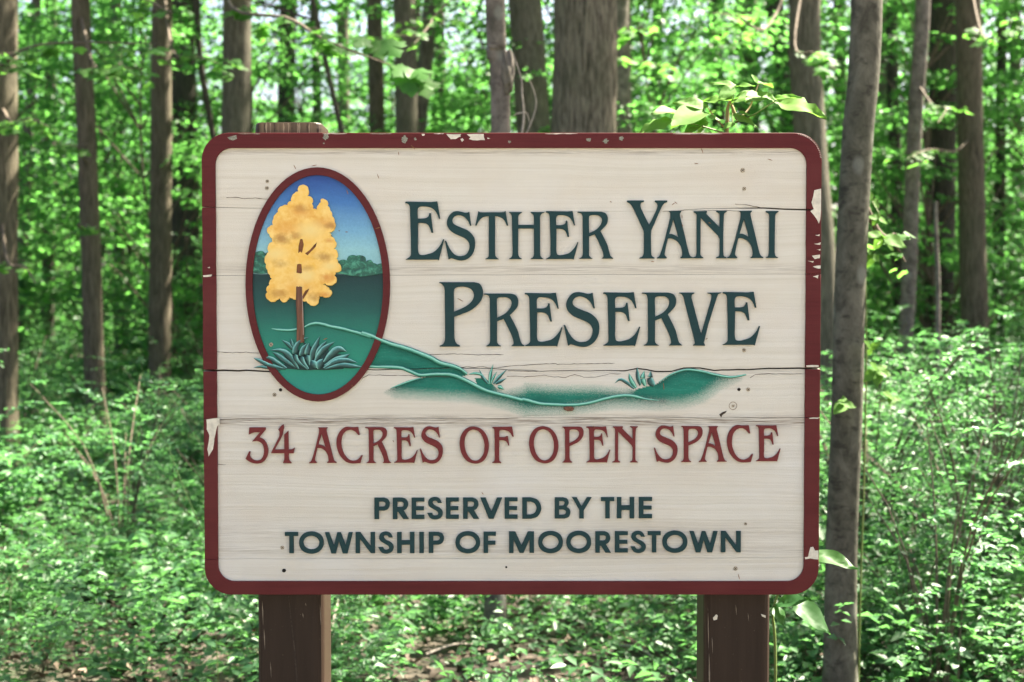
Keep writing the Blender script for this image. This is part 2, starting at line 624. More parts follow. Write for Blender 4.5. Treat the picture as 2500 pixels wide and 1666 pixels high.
# unseen trees added beside the view, mostly on the sunny side, for shade
for i, (x, y, r_) in enumerate([(10.5, 3.0, .2), (6.1, 9.9, .16), (12.5, 13, .2), (-5.2, 6.5, .18), (-7.5, 12, .2), (12, 6, .2), (11, 18, .22), (9.8, 22, .2), (14, 22, .2), (13, 28, .2), (16, 17, .2), (17, 26, .2), (19, 32, .2), (15, 36, .2)]):
    p = Vector((x, y, 0))
    px = 1250 + FPX * x / y
    hh = 15 + (i % 3) * 1.5
    tree(200 + i, 'added_shade_tree', 'added brown tree out of view, put there to shade the wood', [(px, 300), (px, 900)],
         2 * r_ * FPX / y, y, 'brown', hh, group='added shade trees out of view', cs=.5 if x < 6.2 else 1.05)

# ---- understory: young maples with layered foliage
YOUNG = []
for k in range(5):
    me, cc = crown_mesh('young_maple_crown', 70 + k, 1.5 + .15 * k, 1.9 + .2 * (k % 3), 40, 150, 0.080, 0.80, 0.10, 0.03)
    YOUNG.append((me, cc))
YOUNG_STEM = []
for k in range(5):
    me, cc = YOUNG[k]
    g = np.random.default_rng(90 + k)
    h = 4.6
    st = [Vector((0, 0, -0.1)), Vector((.05, .03, 1.3)), Vector((g.normal(0, .1), g.normal(0, .1), 2.8)), Vector((g.normal(0, .15), g.normal(0, .15), h))]
    paths = [(smooth_path(st, 14), list(np.linspace(.034, .008, 14)))]
    for ii in g.choice(len(cc), 26, replace=False):
        e = Vector(cc[ii]) + Vector((0, 0, 3.0))
        zt = max(0.9, e.z - 0.5 - 0.25 * Vector((e.x, e.y)).length)
        s0 = smooth_path(st, 20)[min(19, max(0, int(zt / h * 19)))]
        paths.append(([s0, s0.lerp(e, .5) + Vector((0, 0, .12)), e], [.014, .009, .004]))
    YOUNG_STEM.append(tube_mesh('young_maple_stem', paths, 5))
for me in YOUNG_STEM: me.materials.append(M_twig)


def young_maple(x, y, s, k, label, group, name='young_maple', zs=1.0):
    root = empty(name, (x, y, float(gz(x, y))), rng.uniform(0, 6.28))
    tag(root, label, 'tree', group)
    copy_child(YOUNG_STEM[k], 'trunk', M_twig, root, (0, 0, 0), 0, (s, s, s * zs))
    copy_child(YOUNG[k][0], 'crown', M_leaf, root, (0, 0, 3.0 * s * zs), 0, (s, s, s * zs))
    return root


ux = []
for i in range(60):
    y = 13 + 33 * ((i + 0.5) / 60) ** 0.8
    hw = 0.36 * y * 1.35
    x = ((i * 0.618034) % 1.0 * 2 - 1) * hw + rng.normal(0, .4)
    s = rng.uniform(0.75, 1.3) * (1.0 + 0.009 * y)
    young_maple(x, y, s, i % 5, 'leafy young maple growing between the trunks', 'young maples under the canopy')


# ---- the wood far behind closes the view
def far_wood():
    g = np.random.default_rng(21)
    n = 110000
    az = g.uniform(-0.62, 0.62, n)
    cl = 620
    ca = g.uniform(-.62, .62, cl); cr = g.uniform(47, 72, cl); ch = 15 * g.uniform(0, 1, cl) ** 2.3
    i = g.integers(0, cl, n)
    a = ca[i]
    r = cr[i]
    c = np.stack([np.sin(a) * r, np.cos(a) * r, ch[i]], -1)
    p = c + g.normal(0, 1, (n, 3)) * np.array([1.5, 1.5, 0.45])
    p[:, 2] = np.maximum(p[:, 2], 0.1)
    d = unit(g.uniform(0, 6.28, n), g.normal(-.2, .35, n))
    nrm = np.stack([g.normal(0, .5, n), g.normal(0, .5, n), np.ones(n)], -1)
    L = g.uniform(.18, .34, n)
    me = leaves_mesh('distant_wood', p, d, nrm, L, L * .85, np.clip(g.random(cl)[i] * .6 + g.random(n) * .4, 0, 1), six=False)
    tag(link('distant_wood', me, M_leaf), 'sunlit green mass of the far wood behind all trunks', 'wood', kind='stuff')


far_wood()


def added_shade_canopy():  # trunkless leaf clumps added above the view to shade the wood
    g = np.random.default_rng(57)
    cl, per = 270, 150
    cy = g.uniform(16, 84, cl)
    cx = g.uniform(-1, 1, cl) * (14 + .45 * cy) + .15 * cy
    cz = np.maximum(11.0, 3.5 + .25 * cy) + g.uniform(0, 5, cl)
    i = np.repeat(np.arange(cl), per)
    p = np.stack([cx, cy, cz], -1)[i] + g.normal(0, 1, (cl * per, 3)) * np.array([1.25, 1.25, .5])
    n = cl * per
    d = unit(g.uniform(0, 6.28, n), g.normal(-.2, .3, n))
    nrm = np.stack([g.normal(0, .4, n), g.normal(0, .4, n), np.ones(n)], -1)
    L = g.uniform(.25, .48, n)
    me = leaves_mesh('added_shade_canopy', p, d, nrm, L, L * .85, g.random(n), six=False)
    tag(link('added_shade_canopy', me, M_canopy), 'added unseen canopy of leaf clumps shading the wood', 'canopy', kind='stuff')


added_shade_canopy()


# ================================================================== undergrowth
def sprig_leaves(base, az, length, rise, nleaf, leaf, g, pair=True):
    """arching stems with paired leaves; arrays of stems -> leaf p, d, n, L"""
    n = len(base)
    idx = np.repeat(np.arange(n), nleaf)
    j = np.tile(np.arange(nleaf), n)
    t = 0.18 + 0.82 * (j // 2 * 2 + 1) / nleaf if pair else 0.15 + 0.85 * (j + .5) / nleaf
    t = t + g.normal(0, .02, len(t))
    ln, rs = length[idx], rise[idx]
    hx, hy = np.cos(az)[idx], np.sin(az)[idx]
    hor = ln * t
    ver = rs * (1.35 * t - 0.62 * t ** 2.4)
    p = base[idx] + np.stack([hx * hor, hy * hor, ver], -1)
    side = np.where(j % 2 == 0, 1, -1)
    la = az[idx] + side * g.normal(0.95, .25, len(t))
    d = unit(la, g.normal(0.02, .28, len(t)))
    nrm = np.stack([g.normal(0, .33, len(t)), g.normal(0, .33, len(t)), np.ones(len(t))], -1)
    L = leaf[idx] * g.uniform(.65, 1.2, len(t)) * (1.15 - .45 * t)
    return p, d, nrm, L, idx


def patch(x, y):
    return 0.5 + 0.5 * (np.sin(x * 1.7 + y * .9) * np.sin(y * 1.3 - x * .6 + 1.0) + .5 * np.sin(x * 3.9 + 2) * np.sin(y * 3.1))


def ground_cover():
    g = np.random.default_rng(8)
    parts = []
    for (y0, y1, n, ln, lf, nl, six) in [(4.8, 8.0, 6600, .32, .048, 14, True), (8.0, 14, 10000, .38, .060, 12, False), (14, 24, 13000, .5, .075, 10, False), (24, 46, 13000, .8, .13, 10, False)]:
        y = np.sqrt(g.uniform(y0 ** 2, y1 ** 2, n))
        x = g.uniform(-1, 1, n) * (0.36 * y * 1.3 + .6)
        dens = patch(x, y)
        keep = g.random(n) < (0.22 + 0.95 * dens) * np.where((y < 6.9) & (x < 0.4), .95, 1.0) * np.where(((x + 1.35) / .55) ** 2 + ((y - 5.55) / .6) ** 2 < 1, .65, 1.0)
        x, y, dens = x[keep], y[keep], dens[keep]
        tall = 0.55 + 0.9 * dens + np.where(x > 0.22 * y, .35, 0)
        base = np.stack([x, y, gz(x, y)], -1)
        az = g.uniform(0, 6.28, len(x))
        le = ln * g.uniform(.6, 1.3, len(x))
        ri = ln * tall * g.uniform(.3, 1.9, len(x))
        p, d, nr, L, idx = sprig_leaves(base, az, le, ri, nl, lf * .85 * g.lognormal(0, .42, len(x)), g)
        rnd = np.clip(g.random(len(x))[idx] * .6 + g.random(len(L)) * .4, 0, 1)
        V, F, k = leaf_arrays(p, d, nr, L, L * g.uniform(.48, .62, len(L)), .2, False)
        parts.append((V, F, np.repeat(rnd, k)))
    o = 0
    Vs, Fs, As = [], [], []
    for V, F, a in parts:
        Vs.append(V); Fs.append(F + o); As.append(a); o += len(V)
    me = np_mesh('ground_cover', np.concatenate(Vs), np.concatenate(Fs), {'rnd': np.concatenate(As)})
    tag(link('ground_cover', me, M_herb), 'low leafy herbs covering the forest floor', 'ground cover', kind='stuff')


ground_cover()


def litter():
    g = np.random.default_rng(31)
    n = 16000
    y = np.sqrt(g.uniform(3.6 ** 2, 16 ** 2, n)); x = g.uniform(-1, 1, n) * (.36 * y * 1.3 + .5)
    p = np.stack([x, y, gz(x, y) + g.uniform(.005, .035, n)], -1)
    d = unit(g.uniform(0, 6.28, n), g.normal(0, .3, n))
    nrm = np.stack([g.normal(0, .4, n), g.normal(0, .4, n), np.ones(n)], -1)
    L = g.uniform(.03, .09, n)
    me = leaves_mesh('leaf_litter', p, d, nrm, L, L * .7, g.random(n), six=False, fold=.3)
    m, nt, b = mat_new('dead_leaves')
    c = ramp(nt, attr(nt, 'rnd'), [(0, (.035, .025, .016)), (.5, (.10, .07, .045)), (1, (.20, .145, .105))])
    nt.links.new(c, b.inputs['Base Color'])
    b.inputs['Roughness'].default_value = .8
    tag(link('leaf_litter', me, m), 'dry brown leaf litter lying between the herbs', 'leaf litter', kind='stuff')


litter()

# ---- shrubs: a few built ones, copied
SHRUB = []
for k in range(6):
    g = np.random.default_rng(300 + k)
    nst = 10 + k % 3 * 3
    h = [1.0, 1.25, .8, 1.45, 1.1, .9][k]
    saz = g.uniform(0, 6.28, nst)
    paths, B, A = [], [], []
    for i in range(nst):
        lean = g.uniform(.15, .75) * h * .8
        hh = h * g.uniform(.6, 1.05)
        e = Vector((math.cos(saz[i]) * lean, math.sin(saz[i]) * lean, hh))
        mid = e * .5 + Vector((-math.cos(saz[i]), -math.sin(saz[i]), 0)) * lean * .15 + Vector((0, 0, hh * .12))
        pp = smooth_path([Vector((g.normal(0, .04), g.normal(0, .04), -.06)), mid, e], 8)
        paths.append((pp, list(np.linspace(.008, .0025, 8))))
        for q in range([11, 14, 8, 10, 15, 7][k]):
            t = g.uniform(.25, 1.0)
            b_ = pp[min(7, int(t * 7.99))]
            B.append(tuple(b_)); A.append(saz[i] + g.normal(0, 1.1))
    B = np.array(B); A = np.array(A)
    le = g.uniform(.18, .42, len(B)); ri = g.uniform(-.05, .16, len(B))
    p, d, nr, L, idx = sprig_leaves(B, A, le, ri, 12, np.full(len(B), [.046, .036, .066, .050, .030, .080][k]), g)
    rnd = np.clip(g.random(len(B))[idx] * .5 + g.random(len(L)) * .5, 0, 1)
    fm = leaves_mesh('shrub_foliage', p, d, nr, L, L * .52, rnd, six=True)
    fm.materials.append(M_shrub)
    sm = tube_mesh('shrub_stems', paths, 5)
    sm.materials.append(M_twig)
    SHRUB.append((sm, fm))


def shrub(x, y, s, k, label, group=None):
    root = empty('shrub', (x, y, float(gz(x, y))), rng.uniform(0, 6.28))
    tag(root, label, 'shrub', group)
    copy_child(SHRUB[k][0], 'stems', M_twig, root, (0, 0, 0), 0, s)
    copy_child(SHRUB[k][1], 'foliage', M_shrub, root, (0, 0, 0), 0, s)


gs = np.random.default_rng(77)
for i in range(26):                       # dense thicket to the right of the mottled trunk
    y = gs.uniform(6.2, 14)
    x = y * gs.uniform(.245, .46)
    shrub(x, y, gs.uniform(.75, 1.15), i % 6, 'dense small-leaved shrub in the thicket right of the mottled grey trunk', 'shrubs of the right-hand thicket')
for i in range(34):
    y = gs.uniform(7.0, 15)
    x = -y * gs.uniform(.17, .46)
    shrub(x, y, gs.uniform(.6, .9) * (1 + .03 * (y - 7)), i % 6, 'low small-leaved shrub among the trunks left of the sign', 'shrubs of the left-hand undergrowth')
for i in range(12):
    y = gs.uniform(7.5, 13)
    x = y * gs.uniform(-.18, .2)
    shrub(x, y, gs.uniform(.4, .7), i % 6, 'low shrub seen under the sign between its two posts', 'shrubs behind the sign posts')
for i in range(46):
    y = gs.uniform(15, 34)
    x = y * gs.uniform(-.47, .47)
    shrub(x, y, gs.uniform(1.1, 2.1), i % 6, 'leafy shrub farther back between the tall trunks', 'shrubs deep in the wood')

for i in range(22):
    y = gs.uniform(4.9, 7.4)
    x = -y * gs.uniform(.10, .42)
    if abs(x + 1.35) < .45 and y < 6.1: y += 1.3
    shrub(x, y, gs.uniform(.26, .5), i % 6, 'knee-high wispy shrub in the herbs before the left-hand trunks', 'wispy shrubs in the left foreground')
for i in range(16):
    y = gs.uniform(5.3, 7.0)
    x = y * gs.uniform(.16, .42)
    shrub(x, y, gs.uniform(.3, .55), i % 6, 'knee-high wispy shrub in the herbs around the mottled trunk', 'wispy shrubs in the right foreground')

# ================================================================== the sign
SY = 2.81                                  # distance of the board's face
KPX = SY / FPX                             # metres per photo pixel on the board
SCX, SCY = 1249.0, 888.5                   # board centre in photo pixels
SC = at(SCX, SCY + 2.4, SY)                      # board centre in the world


def sp(px, py, out=0.0):
    """photo pixel -> sign-local point (origin at the ground under the board), 'out' metres proud of the face"""
    return Vector(((px - SCX) * KPX, -out, SC.z + (SCY - py) * KPX))


SIGN = empty('park_sign', (SC.x, SY, 0))
SIGN.rotation_euler = (0, 0, 0)
tag(SIGN, 'large cream wooden park sign with dark red border and raised lettering on two brown posts', 'sign')


def sign_tc(nt):
    return mapping(nt, (1, 1, 1))


def paint(name, col, rough=0.55, var=0.10, grain=0.35, col2=None):
    m, nt, b = mat_new(name)
    v = mapping(nt, (6, 6, 160))
    n1 = noise(nt, v, 1.0, 4, 0.65, 0.6)
    n2 = noise(nt, mapping(nt, (1, 1, 1)), 320, 3, 0.7)
    n3 = noise(nt, mapping(nt, (1, 1, 2)), 4.5, 3, 0.6)
    c = mix(nt, mrange(nt, n1, 0.3, 0.7), tuple(x * (1 - var) for x in col), tuple(min(1, x * (1 + var)) for x in col))
    if col2:
        c = mix(nt, mrange(nt, n3, 0.42, 0.7, 0, .8), c, col2)
    sc_ = mrange(nt, noise(nt, mapping(nt, (900, 900, 900)), 1.0, 1), 0.70, 0.78, 0, .35)
    c = mix(nt, sc_, c, tuple(min(1, x * 1.6 + .05) for x in col))
    nt.links.new(c, b.inputs['Base Color'])
    b.inputs['Roughness'].default_value = rough
    b.inputs['Specular IOR Level'].default_value = 0.15
    h = math_n(nt, 'ADD', n1, math_n(nt, 'MULTIPLY', n2, 0.6))
    bump(nt, b, h, grain, 0.0012)
    return m


def cream_material():
    m, nt, b = mat_new('cream_sandblasted_wood')
    tc = N(nt, 'ShaderNodeTexCoord')
    sep = N(nt, 'ShaderNodeSeparateXYZ')
    nt.links.new(tc.outputs['Object'], sep.inputs[0])
    z = sep.outputs['Z']
    # growth rings: stretched, warped bands
    warp = noise(nt, mapping(nt, (1.6, 1, 5)), 1.0, 3, 0.5)
    zz = math_n(nt, 'ADD', z, math_n(nt, 'MULTIPLY', warp, 0.035))
    cmb = N(nt, 'ShaderNodeCombineXYZ')
    nt.links.new(math_n(nt, 'MULTIPLY', sep.outputs['X'], 1.2), cmb.inputs[0])
    nt.links.new(math_n(nt, 'MULTIPLY', zz, 150), cmb.inputs[2])
    band = noise(nt, cmb.outputs[0], 1.0, 3, 0.6)
    cm2 = N(nt, 'ShaderNodeCombineXYZ')
    nt.links.new(math_n(nt, 'MULTIPLY', sep.outputs['X'], 9), cm2.inputs[0])
    nt.links.new(math_n(nt, 'MULTIPLY', zz, 520), cm2.inputs[2])
    fine = noise(nt, cm2.outputs[0], 1.0, 3, 0.7)
    speck = noise(nt, mapping(nt, (1, 1, 1)), 420, 3, 0.75)
    blot = noise(nt, mapping(nt, (1, 1, 2.5)), 5, 4, 0.6)
    # each board takes the weather differently
    oi = N(nt, 'ShaderNodeObjectInfo')
    c = ramp(nt, band, [(0.28, (0.585, 0.55, 0.455)), (0.5, (0.645, 0.612, 0.522)), (0.75, (0.685, 0.66, 0.58))])
    c = mix(nt, mrange(nt, blot, 0.42, 0.72, 0, 0.6), c, (0.605, 0.545, 0.445))
    c = mix(nt, mrange(nt, noise(nt, mapping(nt, (1, 1, 1.5), (4, 0, 1)), 3.1, 3), 0.5, 0.75, 0, 0.35), c, (0.70, 0.70, 0.68))
    c = mix(nt, mrange(nt, fine, 0.2, 0.40, 0.35, 0.0), c, (0.45, 0.38, 0.30))
    # dark weathered grain lines in the band over the red lettering and under the first line
    zt = SC.z
    for zc, hw, amt in ((zt + (SCY - 1027) * KPX, .017, 1.0), (zt + (SCY - 655) * KPX, .012, .45), (zt + (SCY - 372) * KPX, .008, .55), (zt + (SCY - 1345) * KPX, .016, .35), (zt + (SCY - 1300) * KPX, .03, .25), (zt + (SCY - 905) * KPX, .012, .3)):
        dz = math_n(nt, 'ABSOLUTE', math_n(nt, 'SUBTRACT', z, zc))
        msk = mrange(nt, dz, 0, hw, amt, 0)
        ln = mrange(nt, fine, 0.43, 0.56, 1, 0)
        c = mix(nt, math_n(nt, 'MULTIPLY', msk, ln), c, (0.18, 0.135, 0.095))
    nt.links.new(c, b.inputs['Base Color'])
    b.inputs['Roughness'].default_value = 0.75
    b.inputs['Specular IOR Level'].default_value = 0.25
    low = mrange(nt, z, zt + (SCY - 1010) * KPX, zt + (SCY - 1040) * KPX, 0.35, 1.0)
    h = math_n(nt, 'ADD', math_n(nt, 'MULTIPLY', math_n(nt, 'MULTIPLY', band, low), 2.2), math_n(nt, 'ADD', math_n(nt, 'MULTIPLY', fine, .5), math_n(nt, 'MULTIPLY', speck, 1.0)))
    bump(nt, b, h, 0.6, 0.0013)
    return m


M_cream = cream_material()
M_red = paint('dark_red_paint', (0.092, 0.0135, 0.0145), .5, .14, .3, (0.115, 0.023, 0.022))
M_redlet = paint('red_letter_paint', (0.15, 0.026, 0.026), .5, .10, .4)
M_teal = paint('dark_teal_paint', (0.0115, 0.042, 0.044), .5, .10, .25)
M_core = plain('weathered_core', (0.06, 0.045, 0.035), .9, 60, .4)
M_crack = plain('crack_brown', (0.05, 0.036, 0.026), .95, 200, .5)  # dark brown for cracks, post streaks and a knot mark
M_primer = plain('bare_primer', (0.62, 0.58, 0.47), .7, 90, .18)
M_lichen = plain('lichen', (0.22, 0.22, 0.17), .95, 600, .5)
M_steel = plain('weathered_screw', (0.38, 0.32, 0.23), .5, 300, .5)
M_dark = plain('bored_hole', (0.012, 0.010, 0.008), .9)
M_postp = paint('brown_post_paint', (0.040, 0.021, 0.013), .45, .2, .3)
M_endgrain = None


def post_material():
    m, nt, b = mat_new('brown_post_paint')
    n1 = noise(nt, mapping(nt, (60, 60, 3)), 1.0, 4, 0.6, .3)
    n2 = noise(nt, mapping(nt, (1, 1, 1)), 160, 2)
    c = mix(nt, mrange(nt, n1, .3, .7), (0.024, 0.0145, 0.0095), (0.036, 0.0225, 0.015))
    c = mix(nt, mrange(nt, n1, .66, .80, 0, .6), c, (0.15, 0.12, 0.08))
    c = mix(nt, mrange(nt, n2, .70, .76, 0, .4), c, (0.20, 0.16, 0.10))
    nt.links.new(c, b.inputs['Base Color'])
    b.inputs['Roughness'].default_value = .5
    b.inputs['Specular IOR Level'].default_value = .18
    bump(nt, b, n1, .35, .002)
    return m


M_post = post_material()


def poly_solid(name, loop, front, back, mat, holes=(), bevel=0.0, parent=SIGN, wob=0.0):
    """loop of photo pixels -> solid with its face at 'front' and back at 'back' metres proud"""
    cu = bpy.data.curves.new(name, 'CURVE')
    cu.dimensions = '2D'
    cu.fill_mode = 'BOTH'
    cu.extrude = (front - back) / 2 - bevel
    cu.bevel_depth = bevel
    cu.bevel_resolution = 1
    for lp in [loop] + list(holes):
        s = cu.splines.new('POLY')
        s.points.add(len(lp) - 1)
        for i, (x, y) in enumerate(lp):
            s.points[i].co = ((x - SCX) * KPX, (SCY - y) * KPX, 0, 1)
        s.use_cyclic_u = True
    if bevel:
        cu.offset = -bevel
    tmp = bpy.data.objects.new('tmp', cu)
    COL.objects.link(tmp)
    dg = bpy.context.evaluated_depsgraph_get()
    dg.update()
    me = bpy.data.meshes.new_from_object(tmp.evaluated_get(dg))
    bpy.data.objects.remove(tmp)
    bpy.data.curves.remove(cu)
    me.name = name
    # curve plane XY -> sign plane XZ, extrusion -> Y
    me.transform(Matrix(((1, 0, 0, 0), (0, 0, -1, -(front + back) / 2), (0, 1, 0, SC.z), (0, 0, 0, 1))))
    me.materials.clear()
    return link(name, me, mat, parent)


def flat_poly(name, loop, out, mat, parent=SIGN):
    bm = bmesh.new()
    vs = [bm.verts.new(sp(x, y, out)) for x, y in loop]
    f = bm.faces.new(vs)
    bm.normal_update()
    if f.normal.y > 0: f.normal_flip()
    bmesh.ops.triangulate(bm, faces=[f])
    me = bpy.data.meshes.new(name)
    bm.to_mesh(me)
    bm.free()
    return link(name, me, mat, parent)


def hermite(pts, closed=True, steps=5):
    """pts: (x, y, smooth) -> polyline"""
    n = len(pts)
    out = []
    for i in range(n if closed else n - 1):
        p, q = pts[i], pts[(i + 1) % n]
        L = math.hypot(q[0] - p[0], q[1] - p[1])
        if not p[2] and not q[2]:
            out.append((p[0], p[1]))
            continue

        def tan(k, fallback):
            a = pts[(k - 1) % n]; c = pts[(k + 1) % n]
            if not pts[k % n][2] or (not closed and (k == 0 or k == n - 1)):
                return fallback
            dx, dy = c[0] - a[0], c[1] - a[1]
            l = math.hypot(dx, dy) or 1
            return (dx / l * L, dy / l * L)
        ch = (q[0] - p[0], q[1] - p[1])
        t0, t1 = tan(i, ch), tan((i + 1) % n, ch)
        for s in range(steps):
            t = s / steps
            a, b, c, d = 2 * t ** 3 - 3 * t * t + 1, t ** 3 - 2 * t * t + t, -2 * t ** 3 + 3 * t * t, t ** 3 - t * t
            out.append((a * p[0] + b * t0[0] + c * q[0] + d * t1[0], a * p[1] + b * t0[1] + c * q[1] + d * t1[1]))
    if not closed:
        out.append((pts[-1][0], pts[-1][1]))
    return out


def parse(s):
    res = []
    for c in s.split('|'):
        pts = []
        for tok in c.split():
            sm = tok.endswith('~')
            x, y = tok.rstrip('~').split(',')
            pts.append((float(x), float(y), sm))
        res.append(pts)
    return res


# ---------------------------------------------------------------- board
OX0, OX1, OY0, OY1, OR = 496.5, 2002.0, 325.0, 1453.0, 66.0
IX0, IX1, IY0, IY1, IR = 529.5, 1965.5, 361.5, 1420.0, 40.0


def arc(cx, cy, r, a0, a1, n=9):
    return [(cx + r * math.cos(R(a0 + (a1 - a0) * i / (n - 1))), cy + r * math.sin(R(a0 + (a1 - a0) * i / (n - 1)))) for i in range(n)]


gw = random.Random(4)


def jit(pts, amp, step):
    """wander a seam given as (x, y, width)"""
    out = []
    for (x0, y0, w0), (x1, y1, w1) in zip(pts, pts[1:]):
        m = max(1, int((x1 - x0) / step))
        for k in range(m):
            t = k / m
            out.append((x0 + (x1 - x0) * t, y0 + (y1 - y0) * t + gw.uniform(-amp, amp), max(.25, w0 + (w1 - w0) * t)))
    out.append(pts[-1])
    return out


SEAMS = [
    jit([(490, 505, 1.2), (560, 506, 1.0), (900, 512, .35), (1600, 515, .35), (1690, 509, .7), (1790, 507, 1.6), (1862, 507, 3.4), (1965, 510, 4), (2010, 512, 3.4)], .8, 40),
    jit([(490, 671, .9), (2010, 667, .6)], .5, 60),
    jit([(490, 902, 4.4), (600, 903, 4.2), (640, 905, 4.0), (770, 903, 3.0), (900, 901, 2.4), (1000, 899, 2.2), (1122, 896, 1.9), (1200, 899, 1.6), (1320, 904, 1.6), (1420, 904, 1.8), (1500, 903, 2.2), (1526, 904, 3.0), (1556, 897, 3.4), (1600, 905, 3.4), (1640, 905, 3.4), (1670, 896, 3.8), (1710, 897, 3.4), (1745, 903, 3.4), (1860, 898.5, 3.6), (2010, 897, 4.6)], .9, 18),
    jit([(490, 1022, .9), (2010, 1017, 1.0)], .6, 50),
    jit([(490, 1366, .7), (2010, 1363, .7)], .5, 60),
]


def seam_y(s, x, side):
    for (x0, y0, w0), (x1, y1, w1) in zip(s, s[1:]):
        if x0 <= x <= x1:
            t = (x - x0) / (x1 - x0)
            return y0 + (y1 - y0) * t + side * (w0 + (w1 - w0) * t) / 2
    return s[-1][1]


def seam_line(s, side, x0, x1):
    ins = [(x, y + side * w_ / 2) for x, y, w_ in s if x0 < x < x1]
    return [(x0, seam_y(s, x0, side))] + ins + [(x1, seam_y(s, x1, side))]


TH = 0.010
for b_i in range(6):
    if b_i == 0:
        top = arc(OX0 + OR, OY0 + OR, OR, 180, 270) + arc(OX1 - OR, OY0 + OR, OR, 270, 360)
    else:
        top = seam_line(SEAMS[b_i - 1], 1, OX0, OX1)
    if b_i == 5:
        bot = arc(OX1 - OR, OY1 - OR, OR, 0, 90) + arc(OX0 + OR, OY1 - OR, OR, 90, 180)
    else:
        bot = list(reversed(seam_line(SEAMS[b_i], -1, OX0, OX1)))
    poly_solid('plank', top + bot, 0.0, -TH, M_cream)
    # the raised border strip of this board
    if b_i == 0:
        inner = list(reversed(arc(IX0 + IR, IY0 + IR, IR, 180, 270) + arc(IX1 - IR, IY0 + IR, IR, 270, 360)))
        yl0, yr0 = seam_y(SEAMS[0], OX0 + 10, -1), seam_y(SEAMS[0], OX1 - 10, -1)
        poly_solid('border', top + [(OX1, yr0), (IX1, yr0)] + inner + [(IX0, yl0), (OX0, yl0)], 0.0055, 0.0, M_red, bevel=.0008)
    elif b_i == 5:
        inner = list(reversed(arc(IX1 - IR, IY1 - IR, IR, 0, 90) + arc(IX0 + IR, IY1 - IR, IR, 90, 180)))
        yl0, yr0 = seam_y(SEAMS[4], OX0 + 10, 1), seam_y(SEAMS[4], OX1 - 10, 1)
        poly_solid('border', bot + [(OX0, yl0), (IX0, yl0)] + inner + [(IX1, yr0), (OX1, yr0)], 0.0055, 0.0, M_red, bevel=.0008)
    else:
        for xa, xb in ((OX0, IX0), (IX1, OX1)):
            xm = (xa + xb) / 2
            y0_, y1_ = seam_y(SEAMS[b_i - 1], xm, 1), seam_y(SEAMS[b_i], xm, -1)
            edge = lambda x, a, b: [(x + gw.uniform(-.5, .5), a + (b - a) * t / 6) for t in range(1, 6)]
            poly_solid('border', [(xa, y0_), (xb, y0_)] + edge(xb, y0_, y1_) + [(xb, y1_), (xa, y1_)] + edge(xa, y1_, y0_), 0.0055, 0.0, M_red, bevel=.0008)
core = arc(OX0 + OR, OY0 + OR, OR, 180, 270) + arc(OX1 - OR, OY0 + OR, OR, 270, 360) + arc(OX1 - OR, OY1 - OR, OR, 0, 90) + arc(OX0 + OR, OY1 - OR, OR, 90, 180)
poly_solid('backing_board', [(SCX + (x - SCX) * .9985, SCY + (y - SCY) * .998) for x, y in core], -TH - .0005, -0.042, M_core)

# posts
for (xc, ytop) in ((-0.4475, 292), (0.4570, 345)):
    bm = bmesh.new()
    r_ = 0.020
    half = 0.0675
    yc = 0.043 + half
    prof = []
    for cx, cy, a0 in ((half - r_, half - r_, 0), (-half + r_, half - r_, 90), (-half + r_, -half + r_, 180), (half - r_, -half + r_, 270)):
        for k in range(5):
            a = R(a0 + 90 * k / 4)
            prof.append((xc + cx + r_ * math.cos(a), yc + cy + r_ * math.sin(a)))
    ztop = sp(0, ytop).z + 0.0
    rings = []
    for z, sc_ in ((-0.4, 1), (0.3, 1), (0.8, 1), (1.3, 1), (ztop - .012, 1), (ztop - .003, .985), (ztop, .95)):
        rings.append([bm.verts.new((xc + (x - xc) * sc_, yc + (y - yc) * sc_, z)) for x, y in prof])
    for a, b in zip(rings, rings[1:]):
        for k in range(len(prof)):
            k2 = (k + 1) % len(prof)
            bm.faces.new((a[k], a[k2], b[k2], b[k]))
    bm.faces.new(rings[-1])
    me = bpy.data.meshes.new('post')
    bm.to_mesh(me)
    bm.free()
    link('post', me, M_post, SIGN)
# long drying split in the left post, peeled flecks, weathered streaks on the post top
M_streak = plain('bare_grey_wood', (0.20, 0.16, 0.115), .9, 60, .4, stretch=(8, 8, 1))


def strip(name, pts, out, mat, parent=SIGN):
    """pts (x, y, width): thin ribbon lying on the face"""
    up, dn = [], []
    for i, (x, y, w_) in enumerate(pts):
        a, b = pts[max(0, i - 1)], pts[min(len(pts) - 1, i + 1)]
        dx, dy = b[0] - a[0], b[1] - a[1]
        l = math.hypot(dx, dy) or 1
        nx, ny = -dy / l, dx / l
        up.append((x + nx * w_ / 2, y + ny * w_ / 2)); dn.append((x - nx * w_ / 2, y - ny * w_ / 2))
    V = [tuple(sp(x, y, out)) for x, y in up + dn]
    n = len(pts)
    F = [(i, i + 1, n + i + 1, n + i) for i in range(n - 1)]
    me = np_mesh(name, V, F)
    return link(name, me, mat, parent)


PO = -0.0425


def pp(x, y):
    """the post faces stand a little behind the board's face"""
    return (1250 + (x - 1250) * 1.0153, 712 + (y - 712) * 1.0153)


def post_strip(name, pts, out, mat):
    return strip(name, [pp(x, y) + (w_,) for x, y, w_ in pts], out, mat)


